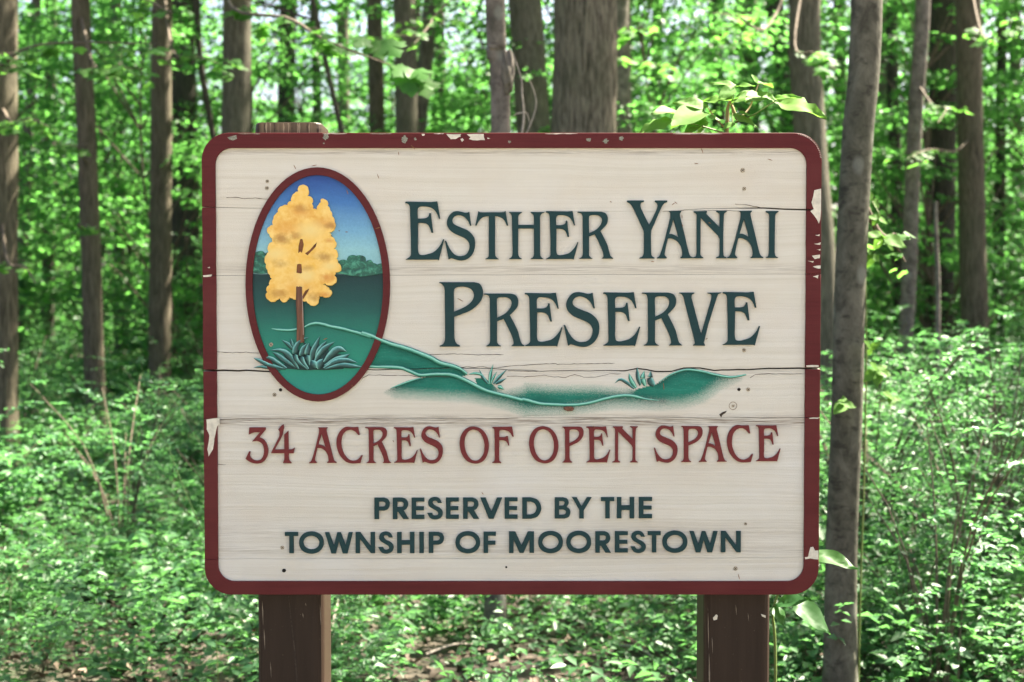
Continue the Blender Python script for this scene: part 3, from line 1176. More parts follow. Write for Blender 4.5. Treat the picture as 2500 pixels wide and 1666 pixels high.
post_strip('crack', [(701, 1455, 1.5), (707, 1520, 3), (716, 1600, 3.5), (721, 1680, 4), (726, 1760, 4)], PO, M_crack)
for x, y, w_, h_ in ((640, 1540, 3, 50), (636, 1470, 3, 60), (655, 1620, 2, 40), (778, 1480, 2, 50), (735, 1500, 2, 12), (742, 1475, 2, 8), (1732, 1500, 3, 90), (1735, 1600, 4, 120), (1742, 1560, 2, 40), (1800, 1480, 1.5, 25), (1830, 1500, 1.5, 20)):
    post_strip('paint_fleck', [(x, y, .3), (x + 1, y + h_ * .4, w_), (x + 2, y + h_, .3)], PO, M_streak)
flat_poly('paint_chip', [pp(x, y) for x, y in [(1744, 1512), (1752, 1503), (1756, 1506), (1754, 1516), (1746, 1518)]], PO, M_primer)
flat_poly('paint_chip', [pp(x, y) for x, y in [(1862, 1502), (1874, 1506), (1874, 1512), (1865, 1508)]], PO, M_primer)
flat_poly('bare_wood', [pp(x, y) for x, y in [(636, 301), (660, 299.6), (700, 300.2), (745, 299.5), (775, 300.5), (776, 340), (636, 340)]], PO + .0002, plain('weathered_post_top', (0.085, 0.062, 0.042), .85, 9, .5, stretch=(9, 1, 1)))
for i in range(11):
    x = 644 + i * 11.5 + gw.uniform(-6, 6)
    post_strip('paint_fleck', [(x, 301, gw.uniform(1, 5)), (x + gw.uniform(-1, 1), 306 + gw.uniform(0, 8), gw.uniform(1.5, 5)), (x, 330, .6)], PO + .0004, M_streak if i % 3 else M_crack)

# ---------------------------------------------------------------- lettering
SERIF = {
    'E': "90,130 100,97 640,108 770,92 832,462 805,462 760,350~ 690,260~ 600,215~ 500,200~ 400,205~ 360,245~ 352,320 357,455 480,455~ 560,430~ 590,390~ 605,335 632,345 682,757 645,757 620,680~ 580,600~ 520,560~ 440,550~ 362,550 362,950 358,1080~ 375,1190~ 410,1222~ 480,1228~ 560,1210~ 680,1170~ 780,1085~ 850,985~ 895,888 915,895 800,1340 770,1325 98,1328 100,1318 170,1275~ 205,1230~ 210,1150 208,900 190,260 180,190~ 145,145~",
    'S': "1450,312 1490,610 1465,608 1420,510~ 1350,430~ 1280,395~ 1200,385~ 1130,415~ 1090,480~ 1100,540~ 1150,590~ 1260,640~ 1400,700~ 1500,780~ 1560,880~ 1572,1000~ 1550,1130~ 1490,1240~ 1390,1320~ 1280,1345~ 1160,1325~ 1060,1290 1008,1322 930,930 955,925 1010,1050~ 1080,1160~ 1170,1235~ 1270,1250~ 1370,1220~ 1430,1140~ 1452,1040~ 1430,950~ 1360,880~ 1250,825~ 1110,760~ 1020,680~ 975,580~ 985,470~ 1040,370~ 1110,315~ 1190,300~ 1290,315~ 1380,335~",
    'T': "1640,300 1680,322~ 1920,322 2180,318~ 2215,292 2272,605 2240,603 2200,510~ 2130,440~ 2050,410~ 1995,405 1995,1100 2000,1230~ 2020,1270~ 2068,1310 2068,1320 1788,1318 1790,1308 1845,1275~ 1858,1230~ 1860,1100 1860,410 1800,412~ 1720,440~ 1650,510~ 1600,605 1575,600",
    'H': "110,325 120,318 385,318 388,328 345,355~ 310,400~ 308,500 308,590 635,590 635,480 630,400~ 605,355~ 570,330 570,318 860,318 860,330 800,355~ 770,410~ 768,500 770,1100 775,1230~ 795,1275~ 838,1305 835,1315 565,1315 570,1302 615,1275~ 635,1230~ 638,1120 635,668 308,668 305,1100 310,1220~ 335,1275~ 382,1305 380,1315 108,1315 115,1302 160,1275~ 180,1230~ 185,1100 170,480 165,400~ 145,355~",
    'R': "1562,330 1570,312 2060,312 2150,340~ 2195,400~ 2208,470~ 2190,560~ 2130,640~ 2050,720 2130,870~ 2200,1020~ 2240,1170~ 2270,1250~ 2322,1295 2320,1305 2078,1305 2080,1295 2110,1270~ 2115,1230~ 2090,1130~ 2030,990~ 1930,790 1880,810~ 1810,838 1810,1130 1812,1230~ 1835,1270~ 1882,1300 1880,1308 1598,1308 1605,1298 1650,1270~ 1675,1215~ 1678,1100 1672,450 1665,390~ 1635,345~|1808,420~ 1830,392~ 1900,382~ 2000,388~ 2060,430~ 2080,490~ 2060,570~ 2010,640~ 1940,700~ 1812,765 1808,600",
    'Y': "55,70 60,50 298,50 298,70 260,85~ 248,120~ 265,180~ 375,400 480,180~ 495,120~ 485,90~ 455,70 458,50 632,50 630,72 585,95~ 550,150~ 440,400 403,480 400,560 405,790 415,840~ 455,870 450,880 235,880 240,868 280,850~ 298,800~ 300,520 295,480 140,150~ 105,100~",
    'A': "655,203 835,200 832,215 815,235~ 815,270 880,530 940,780~ 965,840~ 1000,862 1000,875 820,875 825,862 845,845~ 850,800~ 835,720~ 790,645~ 720,600~ 660,590~ 640,600 600,790~ 600,830~ 630,865 628,878 485,878 490,866 520,845~ 545,790~ 600,610 675,300 678,250 675,225~|722,320 795,580 750,550~ 700,530~ 662,528",
    'N': "1010,215 1015,203 1200,200 1200,215 1190,240 1385,435 1382,270 1375,235~ 1335,212 1335,200 1485,200 1483,212 1450,235~ 1442,270 1435,500 1437,790 1445,840~ 1475,860 1490,875 1335,875 1340,862 1375,845~ 1385,800 1385,600 1360,550 1110,295 1110,790 1115,835~ 1150,862 1150,875 1000,875 1010,862 1045,845~ 1055,800 1055,280 1050,245~",
    'I': "2045,215 2045,200 2225,200 2222,215 2190,235~ 2175,275 2172,790 2185,840~ 2220,862 2220,872 2050,872 2050,862 2080,845~ 2092,800 2095,290 2085,240~",
    'P': "70,105 75,95 550,95 620,115~ 655,165~ 670,230~ 655,320~ 600,400~ 500,480~ 380,530~ 275,570 276,820 280,870~ 305,930~ 352,960 350,975 75,975 78,962 120,940~ 145,890~ 150,780 145,220 135,160~ 105,120~|270,230 285,180~ 330,162~ 420,160~ 490,180~ 535,230~ 543,290~ 510,360~ 440,420~ 350,465~ 272,498",
    'V': "1108,245 1108,237 1312,237 1312,250 1280,268~ 1275,310 1408,805 1545,330 1550,280~ 1535,258~ 1495,248 1495,238 1680,235 1678,245 1640,260~ 1620,300 1500,690 1460,860~ 1445,920 1462,955 1460,962 1300,962 1303,950 1325,930 1310,860 1165,300 1145,265~",
    '3': "85,102 270,102 272,125 200,215 250,245~ 285,300~ 300,370~ 285,440~ 240,500~ 175,520~ 100,505~ 38,465 80,378 95,382 90,430~ 120,470~ 170,485~ 220,465~ 248,410~ 250,345~ 230,290~ 180,262~ 115,265 205,158 140,160~ 78,185",
    '4': "478,65 482,105 465,190 375,358 485,355 485,185 532,140 535,358 570,355~ 605,335 592,402 535,400 538,470~ 565,510 565,514 470,514 470,508 485,470 485,400 332,400 345,370 430,200 432,150 418,125 455,80~",
    'C': "1335,97 1352,190 1335,188 1300,150~ 1250,130~ 1200,142~ 1155,195~ 1140,280~ 1155,370~ 1200,450~ 1260,487~ 1325,475~ 1378,420 1385,430 1360,515 1250,518~ 1180,490~ 1115,410~ 1085,310~ 1090,220~ 1130,140~ 1190,97~ 1270,100~",
    'F': "470,118 475,106 718,102 738,228 720,225 690,175~ 640,148~ 590,142~ 562,152~ 558,232 620,232~ 650,220 665,222 682,338 670,338 650,295~ 610,272~ 558,272 555,480 560,530~ 582,550 580,558 468,556 470,548 492,535~ 500,490 497,180 490,130~",
    'O': "245,100~ 330,130~ 395,205~ 427,320~ 415,430~ 370,520~ 300,560~ 230,563~ 150,530~ 90,450~ 63,340~ 72,230~ 120,145~ 180,108~|245,138~ 310,170~ 355,250~ 371,340~ 358,440~ 310,510~ 255,530~ 200,510~ 150,440~ 124,345~ 128,250~ 165,170~ 205,143~",
}
SANS = {
    'P': "0,0 45,0 62,8~ 70,29~ 62,52~ 45,60 21,60 21,100 0,100|21,18 40,18 48,22~ 50,30~ 46,39~ 38,42 21,42",
    'R': "0,0 44,0 62,8~ 71,30~ 64,50~ 50,60 74,100 48,100 26,66 21,66 21,100 0,100|21,18 40,18 48,22~ 50,31~ 46,41~ 38,44 21,44",
    'E': "0,0 60,0 60,18 21,18 21,41 58,41 58,59 21,59 21,81 60,81 60,100 0,100",
    'S': "1145,112 1105,112 1095,95~ 1072,90~ 1055,100~ 1058,120~ 1080,140~ 1120,160~ 1148,188~ 1153,225~ 1130,262~ 1080,277~ 1030,262~ 1000,212 1045,212 1060,235~ 1085,240~ 1108,222~ 1100,198~ 1060,172~ 1020,145~ 1008,110~ 1025,70~ 1075,53~ 1120,68~",
    'V': "0,0 24,0 50,66 76,0 100,0 61,100 39,100",
    'D': "0,0 40,0 70,12~ 86,50~ 70,88~ 40,100 0,100|21,19 38,19 56,28~ 64,50~ 56,72~ 38,81 21,81",
    'B': "0,0 40,0 60,8~ 66,26~ 56,46 70,56~ 74,72~ 66,92~ 46,100 0,100|21,17 36,17 44,20~ 46,28~ 42,38~ 34,40 21,40|21,57 40,57 50,62~ 53,70~ 48,80~ 40,83 21,83",
    'Y': "0,0 24,0 49,42 76,0 100,0 60,62 60,100 37,100 37,60",
    'T': "0,0 100,0 100,18 66,18 66,100 33,100 33,18 0,18",
    'H': "0,0 26,0 26,39 74,39 74,0 100,0 100,100 74,100 74,60 26,60 26,100 0,100",
    'O': "50,0~ 80,9~ 97,33~ 97,67~ 80,91~ 50,100~ 20,91~ 3,67~ 3,33~ 20,9~|50,19~ 70,26~ 81,42~ 81,58~ 70,74~ 50,81~ 30,74~ 19,58~ 19,42~ 30,26~",
    'W': "460,60 502,60 550,190 585,60 620,60 668,190 700,60 742,60 688,275 640,275 603,150 570,275 525,275",
    'N': "772,60 818,60 922,200 922,60 966,60 966,270 925,270 815,125 815,270 772,270",
    'I': "0,0 20,0 20,100 0,100",
    'F': "0,0 60,0 60,18 22,18 22,43 58,43 58,61 22,61 22,100 0,100",
    'M': "0,0 25,0 50,64 75,0 100,0 100,100 82,100 82,36 58,100 42,100 18,36 18,100 0,100",
}
LINES = [
    # (crop x0, y0, scale), font, material, [(char, xa, xb, ya, yb)]
    ((980, 480, 8.715), SERIF, M_teal, 'ESTHER', [('E', 90, 915, 92, 1340), ('S', 930, 1572, 300, 1345), ('T', 1575, 2272, 292, 1320)]),
    ((1230, 480, 8.715), SERIF, M_teal, 'ESTHER', [('H', 108, 862, 318, 1315), ('E', 890, 1580, 295, 1325), ('R', 1562, 2322, 312, 1308)]),
    ((1520, 480, 5.8825), SERIF, M_teal, 'YANAI', [('Y', 55, 632, 50, 880), ('A', 485, 1000, 200, 878), ('N', 1000, 1490, 200, 875), ('A', 1492, 2010, 195, 875), ('I', 2045, 2225, 200, 872)]),
    ((1060, 670, 5.602), SERIF, M_teal, 'PRESERVE', [('P', 70, 670, 95, 975), ('R', 680, 1235, 250, 972), ('E', 1237, 1755, 238, 975), ('S', 1772, 2258, 230, 980)]),
    ((1460, 670, 5.602), SERIF, M_teal, 'PRESERVE', [('E', 68, 575, 230, 970), ('R', 598, 1148, 237, 962), ('V', 1108, 1680, 235, 962), ('E', 1700, 2212, 225, 960)]),
    ((590, 1020, 4.706), SERIF, M_redlet, '34', [('3', 38, 300, 102, 520), ('4', 332, 605, 65, 514)]),
    ((590, 1020, 4.706), SERIF, M_redlet, 'ACRES', [('A', 768, 1085, 102, 514), ('C', 1085, 1385, 95, 518), ('R', 1415, 1712, 100, 514), ('E', 1745, 2018, 98, 514), ('S', 2045, 2310, 90, 520)]),
    ((1110, 1020, 5.115), SERIF, M_redlet, 'OF', [('O', 62, 428, 100, 565), ('F', 468, 738, 102, 558)]),
    ((1110, 1020, 5.115), SERIF, M_redlet, 'OPEN', [('O', 930, 1298, 96, 562), ('P', 1345, 1612, 102, 552), ('E', 1645, 1945, 98, 554), ('N', 1970, 2295, 98, 550)]),
    ((1580, 1020, 6.92), SERIF, M_redlet, 'SPACE', [('S', 120, 518, 118, 750), ('P', 578, 942, 128, 738), ('A', 880, 1350, 128, 735), ('C', 1355, 1795, 110, 745), ('E', 1845, 2262, 112, 730)]),
    ((900, 1200, 3.314), SANS, M_teal, 'PRESERVED', [('P', 43, 168, 48, 222), ('R', 192, 322, 48, 222), ('E', 345, 448, 48, 221), ('S', 472, 598, 42, 225), ('E', 624, 728, 47, 220), ('R', 763, 893, 47, 220), ('V', 903, 1080, 47, 219), ('E', 1100, 1205, 46, 219), ('D', 1243, 1398, 46, 219)]),
    ((900, 1200, 3.314), SANS, M_teal, 'BY', [('B', 1507, 1634, 45, 217), ('Y', 1647, 1806, 44, 217)]),
    ((900, 1200, 3.314), SANS, M_teal, 'THE', [('T', 1882, 1990, 44, 216), ('H', 2012, 2152, 43, 216), ('E', 2190, 2297, 43, 215)]),
    ((680, 1285, 4.128), SANS, M_teal, 'TOWNSHIP', [('T', 55, 188, 58, 272), ('O', 198, 447, 52, 278), ('W', 460, 742, 60, 275), ('N', 770, 966, 58, 272), ('S', 1000, 1155, 53, 277), ('H', 1190, 1365, 58, 272), ('I', 1415, 1460, 57, 271), ('P', 1510, 1665, 57, 270)]),
    ((680, 1285, 4.128), SANS, M_teal, 'OF', [('O', 1780, 2030, 50, 275), ('F', 2065, 2190, 56, 270)]),
    ((1230, 1285, 3.922), SANS, M_teal, 'MOORESTOWN', [('M', 50, 290, 50, 256), ('O', 330, 568, 45, 259), ('O', 600, 840, 44, 258), ('R', 880, 1030, 49, 254), ('E', 1068, 1192, 48, 252), ('S', 1218, 1366, 44, 257), ('T', 1384, 1508, 47, 251), ('O', 1525, 1765, 41, 256), ('W', 1785, 2055, 46, 251), ('N', 2088, 2278, 45, 250)]),
]
for (x0, y0, s), font, mt, word, chars in LINES:
    for ch, xa, xb, ya, yb in chars:
        loops = [hermite(c) for c in parse(font[ch])]
        allp = [p for p in loops[0]]
        bx0, bx1 = min(p[0] for p in allp), max(p[0] for p in allp)
        by0, by1 = min(p[1] for p in allp), max(p[1] for p in allp)
        f = lambda p: (x0 + (xa + (p[0] - bx0) / (bx1 - bx0) * (xb - xa)) / s, y0 + (ya + (p[1] - by0) / (by1 - by0) * (yb - ya)) / s)
        LL = [[f(p) for p in lp] for lp in loops]
        o = poly_solid('letter', LL[0], 0.0052, -0.0005, mt, holes=LL[1:], bevel=.0004)
        colr = 'dark red' if mt is M_redlet else 'dark teal'
        kind_ = 'figure' if ch in '34' else 'letter'
        o['label'] = 'raised %s %s %s in the word %s' % (colr, kind_, ch, word) if kind_ == 'letter' else 'raised %s figure %s before the word ACRES' % (colr, ch)

# ---------------------------------------------------------------- oval emblem
A1 = lambda x, y: (600 + x / 4.3556, 400 + y / 4.3556)
A2 = lambda x, y: (600 + x / 5.6, 720 + y / 5.6)
A3 = lambda x, y: (860 + x / 5.348, 780 + y / 5.348)
A4 = lambda x, y: (1280 + x / 4.057, 860 + y / 4.057)


def ellipse(cx, cy, rx, ry, n=72):
    return [(cx + rx * math.cos(2 * math.pi * k / n), cy + ry * math.sin(2 * math.pi * k / n)) for k in range(n)]


def emblem_material():
    m, nt, b = mat_new('painted_landscape')
    tc = N(nt, 'ShaderNodeTexCoord')
    sep = N(nt, 'ShaderNodeSeparateXYZ')
    nt.links.new(tc.outputs['Object'], sep.inputs[0])
    n1 = noise(nt, mapping(nt, (14, 14, 60)), 1.0, 4, .65)
    n2 = noise(nt, mapping(nt, (1, 1, 1)), 300, 3, .7)
    z = math_n(nt, 'ADD', sep.outputs['Z'], mrange(nt, n1, 0, 1, -.012, .012))
    t = mrange(nt, z, sp(0, 964).z, sp(0, 420).z)
    q = lambda py: (964 - py) / (964 - 420)
    c = ramp(nt, t, [(0, (0.012, 0.25, 0.195)), (q(890), (0.011, 0.26, 0.165)), (q(815), (0.010, 0.19, 0.13)), (q(740), (0.006, 0.075, 0.064)),
                     (q(668), (0.004, 0.030, 0.030)), (q(661), (0.24, 0.47, 0.50)), (q(610), (0.28, 0.56, 0.60)), (q(560), (0.17, 0.40, 0.58)), (q(490), (0.05, 0.18, 0.45)), (q(432), (0.016, 0.065, 0.28))])
    c = mix(nt, mrange(nt, n2, .3, .7, 0, .18), c, (0.02, 0.06, 0.08))
    nt.links.new(c, b.inputs['Base Color'])
    b.inputs['Roughness'].default_value = .55
    b.inputs['Specular IOR Level'].default_value = .3
    bump(nt, b, math_n(nt, 'ADD', n1, n2), .35, .001)
    return m


EM = 0.0015
poly_solid('emblem_panel', ellipse(777, 694, 165, 272), EM, -0.0005, emblem_material())
poly_solid('emblem_ring', ellipse(777, 693.2, 176, 285), 0.0062, -0.0005, M_red, holes=[ellipse(777, 694, 159, 267)], bevel=.0006)


def blob_material(name, base, blobs, dark, rough=.55):
    m, nt, b = mat_new(name)
    tc = N(nt, 'ShaderNodeTexCoord')
    n1 = noise(nt, mapping(nt, (1, 1, 1)), 55, 4, .65)
    n2 = noise(nt, mapping(nt, (1, 1, 1)), 260, 3, .7)
    c = mix(nt, mrange(nt, n1, .35, .7), base[0], base[1])
    for (x, y, r, col, amt) in blobs:
        px, py = A1(x, y)
        p = sp(px, py)
        vm = N(nt, 'ShaderNodeVectorMath', operation='SUBTRACT')
        nt.links.new(tc.outputs['Object'], vm.inputs[0])
        vm.inputs[1].default_value = tuple(p)
        mu = N(nt, 'ShaderNodeVectorMath', operation='MULTIPLY')
        nt.links.new(vm.outputs[0], mu.inputs[0])
        mu.inputs[1].default_value = (1, 0, 1.7)
        ln = N(nt, 'ShaderNodeVectorMath', operation='LENGTH')
        nt.links.new(mu.outputs[0], ln.inputs[0])
        rr = r / 4.3556 * KPX
        d = math_n(nt, 'ADD', ln.outputs['Value'], mrange(nt, n1, .2, .8, -rr * .5, rr * .5))
        c = mix(nt, mrange(nt, d, rr * .2, rr, amt, 0), c, col)
    c = mix(nt, mrange(nt, n2, .6, .8, 0, .25), c, dark)
    nt.links.new(c, b.inputs['Base Color'])
    b.inputs['Roughness'].default_value = rough
    bump(nt, b, math_n(nt, 'ADD', n1, n2), .35, .0012)
    return m


ORG, BRN, PALE = (0.62, 0.24, 0.035), (0.30, 0.13, 0.03), (0.80, 0.62, 0.24)
YEL = blob_material('painted_yellow_crown', ((0.80, 0.47, 0.075), (0.86, 0.60, 0.19)),
                    [(430, 680, 230, ORG, .45), (600, 510, 180, ORG, .5), (850, 620, 170, ORG, .5), (560, 1330, 320, ORG, .3), (640, 1180, 150, PALE, .8), (330, 950, 160, PALE, .7), (700, 700, 190, PALE, .7), (900, 1080, 110, PALE, .7),
                     (400, 790, 130, BRN, .65), (520, 760, 90, BRN, .45), (600, 470, 90, BRN, .4), (910, 650, 80, BRN, .6), (380, 1055, 110, BRN, .45), (860, 990, 110, BRN, .5), (790, 970, 90, BRN, .35),
                     (660, 1100, 70, BRN, .4), (870, 1200, 110, ORG, .8), (360, 1370, 120, BRN, .45), (720, 1410, 110, BRN, .5), (860, 1380, 70, ORG, .7), (890, 810, 60, ORG, .7), (290, 880, 60, (0.8, .5, .08), .6)], (0.55, 0.25, 0.05))
CR = "570,250 590,228 655,230 675,265 665,345 690,342 722,375 712,420 722,475 765,482 785,430 808,405 812,370 850,375 882,405 878,440 905,490 925,550 952,610 955,680 930,712 900,725 915,765 955,810 970,860 945,895 985,945 972,1000 985,1040 1020,1125 960,1145 950,1180 972,1235 950,1265 890,1285 850,1265 815,1258 830,1280 865,1300 900,1330 918,1345 915,1385 870,1412 820,1400 785,1395 780,1440 760,1490 715,1500 680,1480 650,1450 610,1450 540,1435 500,1420 470,1410 450,1440 418,1465 385,1450 370,1415 335,1440 300,1460 250,1440 218,1385 240,1355 225,1325 258,1280 260,1245 285,1215 265,1175 240,1125 225,1060 210,1010 230,960 255,930 245,870 295,820 290,790 262,745 235,700 265,660 300,645 305,580 330,530 355,510 360,470 400,445 455,435 470,400 495,395 500,350 530,310 570,290"


def scallop(loop, amp, sub=4):
    """small bulges between traced points"""
    out = []
    n = len(loop)
    cx = sum(p[0] for p in loop) / n
    area = sum(loop[i][0] * loop[(i + 1) % n][1] - loop[(i + 1) % n][0] * loop[i][1] for i in range(n))
    sg = 1 if area > 0 else -1
    for i in range(n):
        a, b = loop[i], loop[(i + 1) % n]
        dx, dy = b[0] - a[0], b[1] - a[1]
        l = math.hypot(dx, dy) or 1
        nx, ny = dy / l * sg, -dx / l * sg
        for k in range(sub):
            t = k / sub
            h = amp * l * math.sin(math.pi * t)
            out.append((a[0] + dx * t + nx * h, a[1] + dy * t + ny * h))
    return out


crown_loop = [A1(x, y) for x, y, _ in parse(CR)[0]]
poly_solid('painted_crown', scallop(crown_loop, .16), 0.0068, 0.001, YEL, bevel=.0008)
M_ptrunk = plain('painted_trunk_brown', (0.13, 0.055, 0.03), .55, 30, .5, stretch=(12, 1, 1))
M_pbranch = plain('painted_branch_brown', (0.16, 0.055, 0.015), .55, 60, .5)
poly_solid('painted_trunk', [(725, 698), (727, 696.5), (730, 698.5), (733, 697), (739, 698.5), (741, 760), (743.5, 800), (743, 834), (725, 834), (726, 780), (724, 735)], 0.0082, 0.001, M_ptrunk, bevel=.0008)
strip('trunk_highlight', [(739.5, 715, .6), (740.6, 750, 1.6), (742, 815, 1.4)], 0.00845, plain('painted_highlight', (0.42, 0.31, 0.25), .6))
for lp in ([(590, 795), (612, 792), (626, 850), (606, 940), (588, 925), (568, 943), (572, 870)], [(765, 828), (752, 875), (700, 930), (666, 965), (640, 945), (690, 910), (735, 858)],
           [(555, 1062), (575, 1055), (600, 1060), (606, 1150), (592, 1158), (548, 1150)], [(682, 1318), (668, 1350), (622, 1425), (606, 1425), (608, 1400), (640, 1340)]):
    poly_solid('painted_branch', [A1(x, y) for x, y in lp], 0.0076, 0.006, M_pbranch)
# tree line of the painted landscape
m_, nt_, b_ = mat_new('painted_treeline')
n_ = noise(nt_, mapping(nt_, (1, 1, 1.3)), 75, 4, .6, .5)
nt_.links.new(ramp(nt_, n_, [(.32, (.004, .045, .035)), (.5, (.008, .12, .075)), (.66, (.06, .30, .19))]), b_.inputs['Base Color'])
b_.inputs['Roughness'].default_value = .55
bump(nt_, b_, n_, .8, .003)
for lp in ([(975, 1150), (975, 1040), (1005, 1020), (1040, 1010), (1078, 1020), (1095, 978), (1130, 962), (1180, 970), (1230, 965), (1275, 985), (1280, 1030), (1330, 1012), (1360, 1045), (1400, 1062), (1455, 1050), (1470, 1152)],
           [(70, 1145), (74, 1040), (95, 960), (120, 930), (180, 918), (212, 945), (262, 930), (262, 1145)]):
    poly_solid('painted_treeline', scallop([A1(x, y) for x, y in lp], .08), EM + .0016, EM - .001, m_, bevel=.0006)


# airbrushed hills: colour fades out over the cream boards
def pip(poly, x, y):
    ins = np.zeros(x.shape, bool)
    n = len(poly)
    for i in range(n):
        (xa, ya), (xb, yb) = poly[i], poly[(i + 1) % n]
        if ya == yb: continue
        c = ((ya > y) != (yb > y)) & (x < (xb - xa) * (y - ya) / (yb - ya) + xa)
        ins ^= c
    return ins


def dseg(pl, x, y):
    d = np.full(x.shape, 1e9)
    for (xa, ya), (xb, yb) in zip(pl, pl[1:]):
        dx, dy = xb - xa, yb - ya
        t = np.clip(((x - xa) * dx + (y - ya) * dy) / (dx * dx + dy * dy + 1e-9), 0, 1)
        d = np.minimum(d, np.hypot(x - xa - t * dx, y - ya - t * dy))
    return d


cv = lambda A, pts: [A(x, y) for x, y in pts]
L1 = cv(A2, [(330, 448), (450, 465), (600, 472), (700, 458), (800, 432), (880, 392), (960, 376), (1040, 386), (1200, 425), (1380, 465), (1550, 512), (1720, 562)]) + cv(A3, [(120, 160), (260, 205), (400, 268), (560, 325), (720, 370), (880, 432), (1030, 492), (1150, 556), (1290, 592), (1400, 630), (1500, 700)])
L2 = cv(A3, [(130, 602), (300, 606), (500, 612), (640, 622), (760, 668), (880, 715), (1050, 706), (1250, 706), (1400, 748), (1550, 820), (1700, 900), (1850, 950), (2000, 985), (2200, 1040)]) + cv(A4, [(0, 462), (150, 500), (300, 512), (480, 515), (620, 500), (760, 465), (880, 435), (1000, 420), (1100, 430), (1200, 455), (1380, 475)])
L3 = cv(A3, [(480, 897), (600, 850), (750, 795), (900, 752)])
L4 = cv(A4, [(1330, 292), (1450, 215), (1560, 175), (1640, 165), (1750, 180), (1900, 215), (2050, 238), (2200, 214)])
L5 = cv(A3, [(1520, 705), (1600, 692), (1680, 712), (1740, 800)])

F1h = cv(A3, [(560, 335), (720, 382), (880, 445), (1030, 505), (1150, 565), (1290, 600), (1400, 640), (1510, 712), (1400, 745), (1250, 706), (1050, 706), (880, 715), (760, 668), (640, 622), (500, 612), (150, 606), (240, 450), (320, 262)])
F2top = cv(A3, [(365, 960), (480, 897), (600, 850), (750, 795), (900, 752), (1050, 710), (1250, 706), (1400, 748), (1550, 820), (1700, 900), (1850, 950), (2000, 985), (2200, 1040)]) + cv(A4, [(0, 462), (150, 500), (300, 512), (480, 515), (620, 500)])
F2bot = cv(A4, [(900, 590), (480, 640), (0, 660)]) + cv(A3, [(2000, 1210), (1500, 1110), (1000, 1085), (550, 1060), (430, 1000)])
F3hard = cv(A4, [(1000, 330), (1080, 370), (1330, 300), (1450, 218), (1560, 178), (1640, 168), (1750, 183), (1900, 218), (2050, 242), (2210, 212)])
F3soft = cv(A4, [(2210, 212), (2170, 300), (1980, 390), (1800, 520), (1600, 580), (1350, 600), (900, 590), (480, 640)])
F3low = cv(A4, [(480, 640), (480, 515), (300, 512), (150, 500), (0, 462)]) + cv(A3, [(2200, 1040), (2000, 985), (1850, 950), (1640, 860), (1600, 760), (1740, 760), (1900, 900), (2000, 880)])
F3top = cv(A3, [(2000, 880), (2200, 830)]) + cv(A4, [(0, 270), (300, 290), (700, 290), (1000, 320)])
gx, gy = np.meshgrid(np.arange(882.5, 1836, 2.5), np.arange(815, 1030, 2.5))
al = np.where(pip(F1h, gx, gy), 1.0, 0.0)
i2 = pip(F2top + F2bot, gx, gy)
al = np.maximum(al, np.where(i2, np.clip(dseg([F2top[0]] + F2bot[::-1], gx, gy) / 42, 0, 1), 0))
i3 = pip(F3hard + F3soft + F3low + F3top, gx, gy)
d3 = np.minimum(np.clip(dseg(F3soft, gx, gy) / 46, 0, 1), np.clip(dseg(F3top, gx, gy) / 36, 0, 1))
al = np.maximum(al, np.where(i3, d3, 0))
dk = np.zeros_like(al)
for ln in (L1, L2, L3, L4):
    dd = dseg(ln, gx, gy)
    ly = np.interp(gx, [p[0] for p in ln], [p[1] for p in ln])
    dk = np.maximum(dk, np.exp(-dd / 12.0) * np.where(gy > ly, 1.0, .8))
al = np.maximum(al, np.where((gx > 940) & (gx < 1110), 0, 0))
# keep the paint off the seams
off = np.zeros_like(gx)
okp = (al > 0.004)
for s in (SEAMS[2], SEAMS[3]):
    sy = np.interp(gx, [p[0] for p in s], [p[1] for p in s])
    sw = np.interp(gx, [p[0] for p in s], [p[2] for p in s])
    okp &= ~(np.abs(gy - sy) < sw / 2 + .2)
ny_, nx_ = gx.shape
idx = np.arange(nx_ * ny_).reshape(ny_, nx_)
# the big crack stays open: snap rows onto its lips
s = SEAMS[2]
sy = np.interp(gx, [p[0] for p in s], [p[1] for p in s]); sw = np.interp(gx, [p[0] for p in s], [p[2] for p in s])
quad_cross = ((gy[:-1, :-1] - sy[:-1, :-1]) * (gy[1:, :-1] - sy[1:, :-1]) < 0)
gy2 = gy.copy()
near = np.abs(gy - sy) < 2.5
gy2 = np.where(near & (gy <= sy), sy - sw / 2, gy2)
gy2 = np.where(near & (gy > sy), sy + sw / 2, gy2)
keepq = (np.maximum.reduce([al[:-1, :-1], al[1:, :-1], al[:-1, 1:], al[1:, 1:]]) > .004) & ~quad_cross
F = np.stack([idx[:-1, :-1], idx[1:, :-1], idx[1:, 1:], idx[:-1, 1:]], -1)[keepq]
V = np.stack([(gx - SCX) * KPX, np.full_like(gx, -0.0003), SC.z + (SCY - gy2) * KPX], -1).reshape(-1, 3)
used = np.unique(F)
remap = np.full(nx_ * ny_, -1); remap[used] = np.arange(len(used))
me = np_mesh('painted_hill', V[used], remap[F], {'al': al.ravel()[used], 'dk': dk.ravel()[used]})
m = cream_material()
m.name = 'airbrushed_green_on_cream'
nt = m.node_tree
b = nt.nodes['Principled BSDF']
cream_out = b.inputs['Base Color'].links[0].from_socket
n1 = noise(nt, mapping(nt, (22, 22, 110)), 1.0, 4, .65)
n2 = noise(nt, mapping(nt, (1, 1, 1)), 600, 2, .7)
c = mix(nt, mrange(nt, n1, .3, .7), (0.008, 0.15, 0.105), (0.018, 0.23, 0.16))
c = mix(nt, mrange(nt, attr(nt, 'al'), .2, .9, .5, 0), c, (0.045, 0.31, 0.23))
c = mix(nt, math_n(nt, 'MULTIPLY', attr(nt, 'dk'), .9), c, (0.004, 0.050, 0.043))
